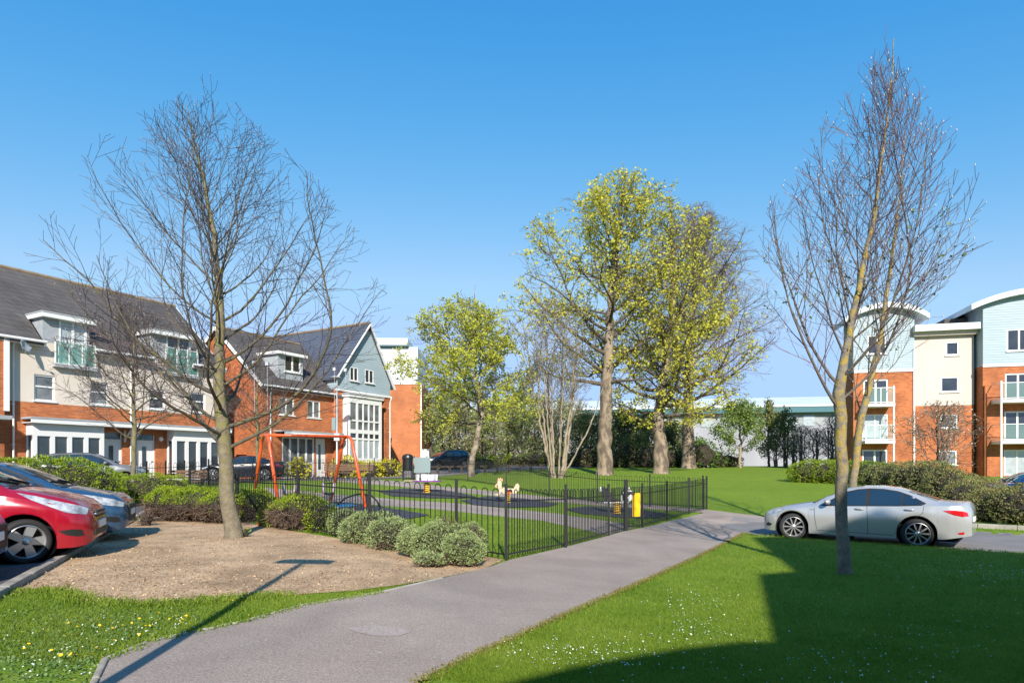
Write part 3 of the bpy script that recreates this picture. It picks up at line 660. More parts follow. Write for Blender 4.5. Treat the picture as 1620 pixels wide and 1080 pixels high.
big_tree(1046,746,47,'second tall tree with forked trunk and dense yellow blossom low down',
  [(1046,742,.58),(1045,700,.5),(1040,670,.45),(1050,600,.32),(1062,520,.22),(1066,440,.15),(1062,360,.09),(1060,300,.03)],
  [(3.2,2),(4.8,5.0),(8,6.0),(11,6.2),(14.5,5.6),(17.5,4.0),(19.3,1.2)],(1.6,0),33,52,.17,.50,yl,sp2=.55,L2=3.2,sp3=.36,L3=1.3,ang=(86,25),up=(.03,.03,.02),zone=lambda p: .45 if p.z>12 else 1.7,tf=.16)
big_tree(1090,735,56,'tall bare brownish tree at the back of the group',
  [(1090,732,.62),(1088,680,.48),(1090,600,.36),(1096,500,.24),(1100,420,.15),(1100,330,.04)],
  [(5,3),(8,7.3),(13,8.0),(17,7.0),(20,4.8),(22.5,1.4)],(.8,0),35,52,.2,.02,yl,sp2=.45,L2=3.8,sp3=.21,L3=1.6,ang=(82,22),up=(.035,.03,.02),zone=lambda p:.5,tf=.22,tw=M('russet_twigs',(.17,.105,.085),.8,island=[(.14,.085,.075),(.22,.14,.105)]),name='bare_tree')
big_tree(745,753,43,'leaning leafy tree with rough trunk behind the playground fence',
  [(745,749,.26),(748,720,.2),(755,690,.18),(762,655,.17),(757,620,.13),(752,580,.1),(748,530,.07),(750,480,.04),(752,450,.01)],
  [(2.8,2.8),(4.0,6.1),(6.0,6.2),(8.6,4.9),(10.8,3.0),(12.2,.9)],(-.9,0),37,46,.14,.75,gl,mt=bark_mat('birch_like_bark',(.36,.29,.22),(.08,.06,.045),scale=2.2),sp2=.42,L2=2.5,sp3=.26,L3=.9,ang=(78,35),up=(.03,.01,0),tf=.3,group=None)
# multi-stemmed pale tree
x, y = P(880,42); gg = g(x,y); rng = random.Random(41)
t = thing('multi_stem_tree',(x,y,gg),0,'clump of slender pale stems splaying from one base','tree')
st = MB(); ps_all = []; tips_all = []
for i in range(11):
    a = i/11*2*math.pi+rng.uniform(-.2,.2); le = rng.uniform(.10,.27); H = rng.uniform(8,12); r = rng.uniform(.06,.11)
    bx, by = math.cos(a)*rng.uniform(.2,.6), math.sin(a)*rng.uniform(.2,.5)
    tk = jit_trunk(rng,[(bx,by,-.2,r*1.2),(bx+math.cos(a)*le*H*.3,by+math.sin(a)*le*H*.3,H*.3,r*.85),(bx+math.cos(a)*le*H*.62,by+math.sin(a)*le*H*.5,H*.65,r*.5),(bx+math.cos(a)*le*H*.8,by+math.sin(a)*le*H*.7,H,.015)],.03)
    st.tube([p for p,_ in tk],[q for _,q in tk],6,cap=False)
    p_, t_ = skeleton(rng,tk,lambda p,k=1: p.z<13,n1=10,ang=(38,22),up=(.06,.04,.03),sp2=.5,L2=1.2,sp3=.42,L3=.6,r1=.5,tf=.4,jit=.1,r2=.02,r_min=.011,len1=2.2,step=.35)
    ps_all += p_; tips_all += t_
tk = jit_trunk(rng,[(.3,-.3,-.1,.07),(1.2,-.6,1.5,.06),(2.2,-.8,3.4,.05),(3.0,-.9,6,.02)],.03); st.tube([p for p,_ in tk],[q for _,q in tk],6,cap=False)
st.build('stems',M('pale_bark',(.34,.28,.20),.85,col2=(.19,.15,.11),scale=2.5),t,smooth=True)
tw = MB()
for p_, r_, _ in ps_all: tw.tube(p_,r_,3,cap=False)
tw.build('twigs',M('grey_brown_twigs',(.21,.17,.13),.8),t)
sel = [p for p in tips_all if rng.random()<.07]
leaves('leaves',np.array([tuple(p) for p in sel]),.15,gl,t)
# ------------------------------------------------------------------ buildings
class Facade:
    """local frame of a building: u along the front, y inward, z up; photo columns/rows turn into u and z on the front plane"""
    def __init__(s, name, ox, oy, ang, label, cat, z0=0., group=None):
        s.o = Vector((ox,oy)); s.d = Vector((math.cos(ang),math.sin(ang))); s.n = Vector((-s.d.y,s.d.x)); s.z0 = z0
        s.root = thing(name,(ox,oy,z0),ang,label,cat,group)
    def U(s, px, dv=0):
        r = (px-CX)/F; o = s.o+s.n*dv
        return (r*o.y-o.x)/(s.d.x-r*s.d.y)
    def Z(s, px, py, dv=0):
        u = s.U(px,dv); y = (s.o+s.n*dv+s.d*u).y
        return CAMZ+(HZ-py)/F*y-s.z0
    def rect(s, x0, x1, y0, y1, dv=0):
        xm = (x0+x1)/2
        return s.U(x0,dv), s.U(x1,dv), s.Z(xm,y1,dv), s.Z(xm,y0,dv)
def wall_holes(mb, u0, u1, z0, z1, holes, y=0., d=.10):
    us = sorted({u0,u1,*[min(max(h[i],u0),u1) for h in holes for i in (0,1)]}); zs = sorted({z0,z1,*[min(max(h[i],z0),z1) for h in holes for i in (2,3)]})
    for a,b in zip(us,us[1:]):
        for c,e in zip(zs,zs[1:]):
            um,zm = (a+b)/2,(c+e)/2
            if not any(h[0]<um<h[1] and h[2]<zm<h[3] for h in holes): mb.quad((a,y,c),(b,y,c),(b,y,e),(a,y,e))
    for a,b,c,e in holes:
        mb.quad((a,y,c),(a,y,e),(a,y+d,e),(a,y+d,c)); mb.quad((b,y,c),(b,y+d,c),(b,y+d,e),(b,y,e))
        mb.quad((a,y,e),(b,y,e),(b,y+d,e),(a,y+d,e)); mb.quad((a,y,c),(a,y+d,c),(b,y+d,c),(b,y,c))
def window(root, r, nx=1, tr=None, y=.06, fw=.07, glass='glass', sill=True, name='window', depth=.05, lead=None):
    u0,u1,z0,z1 = r; mb = MB(); ya, yb = y-.015, y+depth
    mb.box((u0+.004,ya,z0+.004),(u0+fw,yb,z1-.004)); mb.box((u1-fw,ya,z0+.004),(u1-.004,yb,z1-.004))
    mb.box((u0+fw,ya,z0+.004),(u1-fw,yb,z0+fw)); mb.box((u0+fw,ya,z1-fw),(u1-fw,yb,z1-.004))
    for i in range(1,nx):
        um = u0+(u1-u0)*i/nx; mb.box((um-fw*.6,ya+.004,z0+fw),(um+fw*.6,yb,z1-fw))
    for t in (tr or []):
        zm = z0+(z1-z0)*t
        for i in range(nx):
            a = u0+(u1-u0)*i/nx+(fw if i==0 else fw*.6); b = u0+(u1-u0)*(i+1)/nx-(fw if i==nx-1 else fw*.6)
            mb.box((a,ya+.006,zm-fw*.5),(b,yb,zm+fw*.5))
    o = mb.build(name,MT['white'],root)
    p = MB(); p.quad((u0+.02,y+.03,z0+.02),(u1-.02,y+.03,z0+.02),(u1-.02,y+.03,z1-.02),(u0+.02,y+.03,z1-.02)); p.build('pane',MT[glass],o)
    if sill:
        s = MB(); s.box((u0-.06,y-.13,z0-.06),(u1+.06,y-.018,z0-.002)); s.build('sill',MT['white'],o)
    return o
def part(root, name, mat, *boxes, parent=None):
    mb = MB()
    for b in boxes: mb.box(b[:3],b[3:])
    return mb.build(name,mat if not isinstance(mat,str) else MT[mat],parent or root)
def downpipe(root, u, z0, z1, mat='white', y=-.07):
    mb = MB(); mb.tube([(u,y-.16,z1),(u,y-.16,z1-.12),(u,y,z1-.42),(u,y,z0)],.042,8)
    for z in np.arange(z0+.5,z1-.6,1.8): mb.box((u-.06,y,z),(u+.06,-.003,z+.05))
    return mb.build('downpipe',mat if not isinstance(mat,str) else MT[mat],root)
def gutter(root, u0, u1, y, z, mat='white'):
    mb = MB(); mb.box((u0,y+.07,z-.20),(u1,y+.10,z+.0)); mb.tube([(u0,y,z-.02),(u1,y,z-.02)],.065,8)
    mb.box((u0,y+.101,z-.2),(u1,.0-.003,z-.175))
    return mb.build('gutter',MT[mat],root)
# --- A: cream terrace
A = Facade('terraced_house',-22.5,27.8,math.atan2(.869,.495),'long cream and brick terrace with slate roof and dormers, on the left','house',.95)
r = A.root; UE = A.U(344); U0 = -9.; ZE = A.Z(0,527); ZB = A.Z(0,632); D = 9.
U20 = A.U(2)
wins = [A.rect(*q) for q in ((54,87,593,634),(143,172,604,640),(236,261,616,647),(302,325,621,652))]
balc = [A.rect(*q) for q in ((88,149,536,579),(262,312,548,590))]
mb = MB(); wall_holes(mb,U20,UE,ZB,ZE-.1,wins+balc); mb.build('rendered_wall',MT['render'],r)
ZC = A.Z(35,669)       # canopy underside
bays = [(A.U(41),A.U(154)),(A.U(264),A.U(352))]; bays[1] = (bays[1][0],min(bays[1][1],UE-.15))
doors = [(A.U(163),A.U(194)),(A.U(216),A.U(246))]
zd1 = ZC-.35; gh = [(a+.1,b-.1,.35,zd1) for a,b in bays]+[(a,b,.12,zd1+.1) for a,b in doors]
mb = MB(); wall_holes(mb,U20,UE,-.8,ZB-.004,gh,d=.25); mb.quad((UE,0,-.8),(UE,D,-.8),(UE,D,ZE),(UE,D/2,ZE+4.0),(UE,0,ZE)); mb.quad((U0,D,-.8),(UE,D,-.8),(UE,D,ZE),(U0,D,ZE))
mb.build('brick_wall',MT['brick'],r)
# neighbouring brick unit standing slightly forward at the left end
mb = MB(); mb.box((U0,-.35,-.8),(U20-.02,D-.1,ZE-.25)); mb.build('brick_wing',MT['brick'],r)
part(r,'wing_corner_trim','white',(U20-.05,-.38,ZB-.5,U20+.16,-.01,ZE-.2)); part(r,'porch_roof','lead',(U0,-1.3,ZC+.05,U20-.1,-.36,ZC+.22))
ov = .38; rise = 4.0/(D/2); zr = ZE+4.0
def slope_roof(root, u0, u1, ze, zr, depth, ov, mat, name='roof', th=.14, gaps=()):
    mb = MB(); m = depth/2; k = (zr-ze)/m; cut = sorted({u0,u1,*[q for h in gaps for q in h[:2]]}); ua_,ub_ = u0,u1
    for sgn,u0,u1 in [(1,a,b) for a,b in zip(cut,cut[1:])]+[(-1,ua_,ub_)]:
        y0 = -ov if sgn==1 else depth+ov
        for h in gaps:
            if sgn==1 and h[0]-1e-6<=u0 and u1<=h[1]+1e-6: y0 = h[2]
        e_ = y0 if sgn==1 else depth-y0; a = (u0,y0,ze+e_*k); b = (u1,y0,ze+e_*k); c = (u1,m,zr); d = (u0,m,zr)
        lo = [(q[0],q[1],q[2]-th) for q in (a,b,c,d)]
        mb.quad(*( (a,b,c,d) if sgn==1 else (b,a,d,c))); mb.quad(*(lo[::-1] if sgn==1 else lo))
        mb.quad(a,lo[0],lo[1],b); mb.quad(b,lo[1],lo[2],c); mb.quad(a,d,lo[3],lo[0])
    return mb.build(name,mat,root)
gaps = [(A.U(63),A.U(147),(A.Z(105,506)-ZE)/rise-.15),(A.U(236),A.U(301),(A.Z(268,531)-ZE)/rise-.15)]
rf = slope_roof(r,U0-.2,UE+.25,ZE+.12,zr+.12,D,ov,MT['slate'],gaps=gaps)
mb = MB(); mb.tube([(U0-.2,D/2,zr+.13),(UE+.25,D/2,zr+.13)],.11,8); mb.build('ridge_tiles',MT['ridge'],rf)
for q in ((U0,gaps[0][0]+.1),(gaps[0][1]-.1,gaps[1][0]+.1),(gaps[1][1]-.1,UE+.25)): gutter(r,*q,-ov-.05,ZE-.14)
mb = MB()   # verge boards at the gable
for sg in (0,1):
    y0 = -ov if sg==0 else D+ov
    mb.bar((UE+.27,y0,ZE-.33),(UE+.27,D/2,zr-.0),.05,.2)
mb.build('verge_board',MT['white'],r)
for q, n in zip(wins,range(4)): window(r,q,1,[.55],glass='blind' if n in (0,1) else 'glass')
downpipe(r,A.U(20),-.5,ZE-.12); downpipe(r,A.U(206),-.5,ZE-.12)
def dormer(F_, r, dr, wr, nx, glass, roofm='lead'):
    """dr: u0,u1,zroof ; a box dormer rising through the eaves with french windows and a glass balcony"""
    u0,u1,zt = dr; w0,w1,z0,z1 = wr
    mb = MB(); k = rise
    for ua,ub in ((u0+.18,w0-.02),(w1+.02,u1-.18)): mb.quad((ua,.02,ZE-.1),(ub,.02,ZE-.1),(ub,.02,zt),(ua,.02,zt))
    yb = (zt-ZE)/k
    for u in (u0+.18,u1-.18): mb.quad((u,.02,ZE-.1),(u,.02,zt),(u,yb,zt),(u,.02,ZE))
    mb.quad((u0+.18,.02,zt),(u1-.18,.02,zt),(u1-.18,yb,zt),(u0+.18,yb,zt)); dm = mb.build('dormer',MT['lead'],r,fix=True)
    part(r,'dormer_roof',roofm,(u0,-.35,zt+.13,u1,yb+.3,zt+.19),parent=dm); part(r,'fascia','white',(u0+.02,-.33,zt-.07,u1-.02,yb,zt+.128),parent=dm)
    window(r,(w0,w1,z0,z1),nx,[.5],y=.03,sill=False,name='balcony_door',fw=.1,glass=glass)
for (x0,x1,yt),wq,bq in (((61,148,506),(93,138,508,577),(87,150,543,579)),((234,302,531),(263,302,533,592),(262,312,553,592))):
    u0,u1 = A.U(x0),A.U(x1); zt = A.Z((x0+x1)/2,yt); wr = A.rect(*wq); dormer(A,r,(u0,u1,zt),wr,2,'sheer' if x0<100 else 'glass')
    b = A.rect(*bq,dv=-.16); mb = MB(); mb.tube([(b[0],-.2,b[3]),(b[1],-.2,b[3])],.025,8); mb.tube([(b[0],-.2,b[2]+.03),(b[1],-.2,b[2]+.03)],.025,8)
    for u in np.linspace(b[0],b[1],4): mb.box((u-.025,-.225,b[2]),(u+.025,-.175,b[3]))
    bo = mb.build('balcony_rail',MT['white'],r); part(r,'glass_panel','grnglass',(b[0]+.03,-.205,b[2]+.06,b[1]-.03,-.195,b[3]-.03),parent=bo)
    part(r,'balcony_sill','lead',(b[0]-.05,-.26,b[2]-.14,b[1]+.05,-.005,b[2]-.005))
# canopy, bays and doors
part(r,'canopy','lead',(A.U(33),-.95,ZC+.18,UE+.3,-.003,ZC+.26)); part(r,'canopy_fascia','white',(A.U(34),-.93,ZC,UE+.28,-.86,ZC+.178),(A.U(34),-.855,ZC,UE+.28,-.004,ZC+.03))
for (a,b),gl_ in zip(bays,('glass','glass')):
    by = -.62; mb = MB(); zt = ZC-.004; zd1_ = zd1; zd1 = zd1-.22
    mb.box((a,by,zd1),(b,-.003,zt)); mb.box((a,by,-.3),(b,-.003,.33)); n = 4
    for i in range(n+1):
        u = a+.09+(b-a-.18)*i/n; mb.box((u-.09,by+.002,.33),(u+.09,by+.16,zd1))
    for u in (a+.03,b-.03): mb.box((u-.03,-.12,.33),(u+.03,-.01,zd1))
    o = mb.build('bay_window',MT['white'],r)
    p = MB(); p.quad((a+.05,by+.09,.33),(b-.05,by+.09,.33),(b-.05,by+.09,zd1),(a+.05,by+.09,zd1))
    for u in (a+.05,b-.05): p.quad((u,by+.09,.33),(u,-.02,.33),(u,-.02,zd1),(u,by+.09,zd1))
    p.build('pane',MT[gl_],o); zd1 = zd1_
for a,b in doors:
    mb = MB(); y = .12; mb.box((a,y,.12),(b,y+.06,zd1-.25)); mb.box((a,y-.02,.1),(a+.07,y-.001,zd1+.1)); mb.box((b-.07,y-.02,.1),(b,y-.001,zd1+.1)); mb.box((a+.071,y-.02,zd1-.29),(b-.071,y-.001,zd1-.22))
    o = mb.build('front_door',MT['white'],r); um = a+(b-a)*.45
    part(r,'pane','glass',(um-.1,y-.012,.5,um+.12,y-.003,zd1-.55),(a+.07,y+.01,zd1-.22,b-.07,y+.03,zd1+.1),parent=o)
    part(r,'handle','steel',(b-.2,y-.06,1.1,b-.1,y-.004,1.15),parent=o)
mb = MB()
for px in (197,212): u = A.U(px); mb.bar((u,-.01,ZC-.55),(u,-.75,ZC-.02),.07,.07); mb.box((u-.035,-.06,ZC-.7),(u+.035,-.004,ZC-.1))
mb.build('canopy_bracket',MT['white'],r)
mb = MB(); u,z = A.U(254),A.Z(254,694); mb.lathe([(0,.0),(.10,.0),(.13,.04),(.10,.1),(0,.13)],14,Matrix.Translation((u,0,z))@Matrix.Rotation(math.pi/2,4,'X')); mb.build('wall_lamp',MT['white'],r)
# satellite dish, hung on the terrace wall
u,z = A.U(38,-.4),A.Z(38,548,-.4); w3 = A.o+A.d*u-A.n*.45
dt = thing('satellite_dish',(w3.x,w3.y,A.z0+z),math.atan2(A.d.y,A.d.x),'round grey satellite dish on the cream wall near the roof','satellite dish')
mb = MB(); mt_ = Matrix.Rotation(math.radians(68),4,'X')@Matrix.Rotation(.5,4,'Y'); mb.lathe([(0,.0),(.12,.012),(.22,.04),(.30,.075),(.30,.085),(.22,.05),(0,.012)],22,mt_); mb.build('dish',MT['steel'],dt,smooth=True)
mb = MB(); mb.tube([(0,.05,0),(0,.25,-.05),(0,.445,-.05)],.02,6); mb.box((-.06,.43,-.16),(.06,.447,.06)); mb.tube([(0,-.02,-.28),(.05,-.38,-.10)],.012,5); mb.box((.02,-.44,-.13),(.09,-.36,-.06)); mb.build('arm',MT['steel'],dt)
# --- B: brick house with the blue gable
B = Facade('brick_house',-15.2,38.5,math.atan2(.869,.495),'orange brick house with slate roof, dormer and pale blue boarded gable','house',1.1)
r = B.root; D = 8.4; ZE = B.Z(416,606); UJ = B.U(527); UG = B.U(613); zr = B.z0*0+CAMZ+.218*40.6-1.1; UM = B.U(577)
wins = [B.rect(441.6,465.7,629,656.5),B.rect(486.5,507,633.6,661)]
zc = B.Z(480,689); gb = [(B.U(446),B.U(497),-.1,zc-.1),(B.U(499.5),B.U(516),-.1,zc-.1)]
mb = MB(); wall_holes(mb,0,UJ,-1.2,ZE,wins+gb,d=.2)
mb.quad((0,0,-1.2),(0,0,ZE),(0,D/2,zr),(0,D,ZE),(0,D,-1.2)); mb.quad((0,D,-1.2),(0,D,ZE),(UG,D,ZE),(UG,D,-1.2))
ZG = B.Z(570,622); gw = [(B.U(550),B.U(605),-.2,B.Z(577,631))]
mb2 = MB(); wall_holes(mb2,UJ,UG,-1.2,ZG,gw,y=-.25,d=.3); mb2.quad((UJ,-.25,-1.2),(UJ,-.25,ZG),(UJ,.0,ZG),(UJ,0,-1.2)); mb2.quad((UG,-.25,-1.2),(UG,D+1,-1.2),(UG,D+1,ZG),(UG,-.25,ZG))
mb.v += []; n = len(mb.v); mb.v += mb2.v; mb.f += [tuple(n+i for i in f) for f in mb2.f]; mb.build('brick_wall',MT['brick'],r)
ovg = .32; rf = slope_roof(r,-.25,UJ+.9,ZE+.1,zr+.1,D,ovg,MT['slate']); mb = MB(); mb.tube([(-.25,D/2,zr+.1),(UJ+.9,D/2,zr+.1)],.1,8); mb.build('ridge_tiles',MT['ridge'],rf)
gutter(r,-.1,UJ-.02,-ovg-.05,ZE-.12)
mb = MB()
for y0,sg in ((-ovg,1),(D+ovg,1)): mb.bar((-.28,y0,ZE-.22),(-.28,D/2,zr+.02),.05,.2)
mb.build('verge_board',MT['white'],r)
zt = B.Z(577,513)-.1; zl = B.Z(530,596); zrr = B.Z(617,608); zl = (zl+zrr)/2; GD = 9.6; ex = .25
gwn = [B.rect(553,566,581,602.5,-.25),B.rect(577,590.5,585,606,-.25)]
def in_gable(u): return zl+(zt-zl)*(1-abs(u-UM)/((UM-UJ) if u<UM else (UG-UM)))
mb = MB(); cols = sorted({UJ,UM,UG,*[h[i] for h in gwn for i in (0,1)]}); zw0,zw1 = gwn[0][2],gwn[0][3]
for a,b in zip(cols,cols[1:]):
    hole = [h for h in gwn if h[0]-1e-6<=a and b<=h[1]+1e-6]
    if hole: h = hole[0]; mb.quad((a,-.27,ZG+.004),(b,-.27,ZG+.004),(b,-.27,h[2]),(a,-.27,h[2])); mb.quad((a,-.27,h[3]),(b,-.27,h[3]),(b,-.27,in_gable(b)),(a,-.27,in_gable(a)))
    else: mb.quad((a,-.27,ZG+.004),(b,-.27,ZG+.004),(b,-.27,in_gable(b)),(a,-.27,in_gable(a)))
mb.quad((UJ,-.27,ZG),(UJ,-.27,zl),(UJ,GD,zl),(UJ,GD,ZG)); mb.quad((UG,-.27,ZG),(UG,GD,ZG),(UG,GD,zl),(UG,-.27,zl))
gw_ = mb.build('boarded_gable',MT['clad'],r); part(r,'trim','white',(UJ-.03,-.33,ZG-.08,UG+.03,-.272,ZG+.06),parent=gw_)
for h in gwn: window(r,h,2,y=-.27,fw=.06)
mb = MB(); th = .13; k1 = (zt-zl)/(UM-UJ); k2 = (zt-zl)/(UG-UM)
a,b,c = (UJ-ex,zl-ex*k1+.15),(UM,zt+.15),(UG+ex,zl-ex*k2+.15); pr = [a,b,c,(c[0],c[1]-th),(b[0],b[1]-th*1.4),(a[0],a[1]-th)]
mb.prism(pr,-.5,GD); gr_ = mb.build('gable_roof',MT['slateb'],r,fix=True)
mb = MB(); mb.tube([(UM,-.5,zt+.16),(UM,GD,zt+.16)],.1,8); mb.build('ridge_tiles',MT['ridge'],gr_)
mb = MB(); mb.bar((a[0],-.53,a[1]-.12),(b[0],-.53,b[1]-.12),.05,.2,(0,1,0)); mb.bar((b[0],-.53,b[1]-.12),(c[0],-.53,c[1]-.12),.05,.2,(0,1,0)); mb.build('verge_board',MT['white'],r)
for q in wins: window(r,q,2,glass='blind')
# flat fronted dormer
u0,u1 = B.U(440,.5),B.U(479,.5); wq = B.rect(450,476,562,589,.5); zt2 = B.Z(450,560,.5); mb = MB(); kB = (zr-ZE)/(D/2)
wall_holes(mb,u0,u1,ZE+.3,zt2,[wq],y=.5,d=.08)
for u in (u0,u1): mb.quad((u,.5,ZE+.3),(u,.5,zt2),(u,(zt2-ZE)/kB,zt2))
dm = mb.build('dormer',MT['lead'],r,fix=True); part(r,'dormer_roof','slate',(u0-.2,.2,zt2+.14,u1+.2,(zt2-ZE)/kB+.2,zt2+.2),parent=dm); part(r,'fascia','white',(u0-.18,.22,zt2-.06,u1+.18,(zt2-ZE)/kB,zt2+.138),parent=dm)
window(r,wq,2,y=.54,fw=.09)
downpipe(r,B.U(427),-.8,ZE-.1); downpipe(r,UG-.1,-.8,ZG,y=-.33)
part(r,'canopy','lead',(B.U(433),-1.0,zc+.16,UJ+.05,-.003,zc+.24)); part(r,'canopy_fascia','white',(B.U(434),-.98,zc-.06,UJ+.03,-.92,zc+.158),(B.U(434),-.915,zc-.06,UJ+.03,-.004,zc-.03))
a,b = gb[0][:2]
window(r,(a,b,-.1,zc-.1),4,[.38],y=.03,glass='blind',sill=False,fw=.11,name='full_height_window')
a,b = gb[1][:2]; mb = MB(); mb.box((a+.02,.08,-.1),(b-.02,.14,zc-.12)); o = mb.build('front_door',MT['white'],r); part(r,'pane','glass',(a+.3,.068,.5,a+.5,.078,zc-.5),parent=o); part(r,'handle','steel',(b-.25,.03,.95,b-.15,.079,1.0),parent=o)
# two storey bay
a,b = B.U(552.5,-.85),B.U(604,-.85); zb1 = B.Z(577,629,-.85); by = -.85; mb = MB(); z_a = B.Z(577,726,-.85)
lv = [z_a,B.Z(577,694,-.85),B.Z(577,684,-.85),B.Z(577,681,-.85),B.Z(577,665.5,-.85),B.Z(577,641,-.85),zb1]
rows = [(lv[0]+.05,B.Z(577,696,-.85)),(B.Z(577,693,-.85),B.Z(577,686,-.85)),(B.Z(577,680,-.85),B.Z(577,667.5,-.85)),(B.Z(577,665,-.85),B.Z(577,639,-.85))]
holes = []; ncol = 4
edges = [B.U(566,-.85)+(B.U(601,-.85)-B.U(566,-.85))*i/ncol for i in range(ncol+1)]
for z0_,z1_ in rows:
    for i in range(ncol): holes.append((edges[i]+.05,edges[i+1]-.05,z0_,z1_))
    holes.append((a+.12,edges[0]-.12,z0_,z1_))
wall_holes(mb,a,b,-1.2,zb1,holes,y=by,d=.07); mb.quad((a,by,-1.2),(a,by,zb1),(a,-.252,zb1),(a,-.252,-1.2)); mb.quad((b,by,-1.2),(b,-.252,-1.2),(b,-.252,zb1),(b,by,zb1)); mb.quad((a,by,zb1),(b,by,zb1),(b,-.25,zb1),(a,-.25,zb1))
o = mb.build('bay_window',MT['white'],r)
for (z0_,z1_),m_ in zip(rows,('sheer','glass','blind','blind')):
    p = MB(); p.quad((a+.05,by+.06,z0_),(b-.05,by+.06,z0_),(b-.05,by+.06,z1_),(a+.05,by+.06,z1_)); p.build('pane',MT[m_],o)
part(r,'bay_roof','lead',(a-.15,by-.15,zb1+.12,b+.15,-.253,zb1+.2),parent=o); part(r,'fascia','white',(a-.1,by-.1,zb1-.05,b+.1,-.254,zb1+.118),parent=o)
# --- C: brick and white sheet block
Cc = Facade('brick_block',-16.0,60,.02,'plain block with orange brick wall below white sheet cladding','building',1.7)
r = Cc.root; u0,u1 = Cc.U(585),Cc.U(667.5); zb,zm,zt = -.8,Cc.Z(640,608),Cc.Z(640,549)
part(r,'brick_wall','brickb',(u0,0,zb,u1,9,zm)); part(r,'white_cladding','metalw',(u0-.02,-.06,zm+.003,Cc.U(661),9.06,zt)); part(r,'roof','metalw',(u0-.4,-.5,zt+.12,Cc.U(646),9.5,zt+.75)); part(r,'fascia','teal',(u0-.35,-.42,zt+.003,Cc.U(647),9.4,zt+.118))
part(r,'downpipe','white',(u1-.12,-.12,zb,u1-.02,-.02,zm)); part(r,'porch_hood','white',(Cc.U(611),-.7,Cc.Z(614,693),Cc.U(620),-.003,Cc.Z(614,688))); part(r,'vent','dark',(Cc.U(612),-.03,Cc.Z(614,701),Cc.U(619),-.004,Cc.Z(614,694)))
# --- D: flats with arched roofs
dd = Vector((.971,-.237)).normalized()
Dd = Facade('apartment_block',32.4,43.5,math.atan2(dd.y,dd.x),'block of flats with arched roofs, pale blue boarding, balconies and orange brick','apartment block',.6)
r = Dd.root; UR = Dd.U(1730); zc0 = Dd.Z(1556,578); DD = 11.
# right bay
drs = [Dd.rect(1590,1632,590,633),Dd.rect(1589,1631,650,697),Dd.rect(1588,1630,711,752)]
wnd = Dd.rect(1592.5,1632,520,555)
mb = MB(); wall_holes(mb,0,UR,-1.6,zc0,drs,d=.12); mb.quad((0,0,-1.6),(0,0,zc0),(0,DD,zc0),(0,DD,-1.6)); mb.build('brick_wall',MT['brick'],r)
# arch over the right bay: centre beyond the frame
ua = -.9; uc = Dd.U(1648); za = Dd.Z(1535,490)+.25; zp = Dd.Z(1640,456)
def arch(u, ua, uc, za, zp): t = max(-1,min(1,(u-uc)/(uc-ua))); return za+(zp-za)*math.sqrt(max(0,1-t*t*.86))-(zp-za)*(1-1)*0
def arch_z(u, ua, uc, za, zp):
    h = zp-za; c = uc-ua; Rr = (c*c+h*h)/(2*h); return zp-Rr+math.sqrt(max(0,Rr*Rr-(u-uc)**2))
def arched(root, w0, w1, ua, uc, za, zp, zbase, yf, depth, win=None):
    mb = MB(); us = sorted(set(list(np.linspace(w0,w1,25))+([win[0],win[1]] if win else [])))
    for a,b in zip(us,us[1:]):
        ta,tb = arch_z(a,ua,uc,za,zp)-.3,arch_z(b,ua,uc,za,zp)-.3
        if win and win[0]-1e-6<=a and b<=win[1]+1e-6:
            mb.quad((a,yf,zbase),(b,yf,zbase),(b,yf,win[2]),(a,yf,win[2])); mb.quad((a,yf,win[3]),(b,yf,win[3]),(b,yf,tb),(a,yf,ta))
        else: mb.quad((a,yf,zbase),(b,yf,zbase),(b,yf,tb),(a,yf,ta))
    for u in (w0,w1): t = arch_z(u,ua,uc,za,zp)-.3; mb.quad((u,yf,zbase),(u,yf,t),(u,yf+depth,t),(u,yf+depth,zbase))
    cl = mb.build('boarded_front',MT['clad'],root); part(root,'trim','white',(w0-.02,yf-.05,zbase-.12,w1+.02,yf-.002,zbase+.06),parent=cl)
    mb = MB(); u1 = 2*uc-ua; us = np.linspace(ua,u1,33); pr = [(u,arch_z(u,ua,uc,za,zp)) for u in us]; lo = [(u,z-.34) for u,z in pr[::-1]]
    for i in range(32):
        (a,z1),(b,z2) = pr[i],pr[i+1]; y0,y1 = yf-.55,yf+depth+.4
        mb.quad((a,y0,z1),(b,y0,z2),(b,y1,z2),(a,y1,z1)); mb.quad((a,y0,z1-.36),(a,y0,z1),(b,y0,z2),(b,y0,z2-.36))[0:0] if False else mb.quad((a,y0,z1-.36),(b,y0,z2-.36),(b,y0,z2),(a,y0,z1)); mb.quad((a,y0,z1-.36),(a,y1,z1-.36),(b,y1,z2-.36),(b,y0,z2-.36))
    for u,z in (pr[0],pr[-1]): mb.quad((u,yf-.55,z-.36),(u,yf-.55,z),(u,yf+depth+.4,z),(u,yf+depth+.4,z-.36))
    mb.build('arched_roof',MT['metalw'],root)
arched(r,0,UR,ua,uc,za,zp,zc0+.003,-.02,DD,wnd)
part(r,'roof_edge','slate',(-1.5,2.2,arch_z(-.8,ua,uc,za,zp)-1.6,-.02,7,arch_z(-.8,ua,uc,za,zp)-.4))
window(r,wnd,2,y=.02,fw=.09)
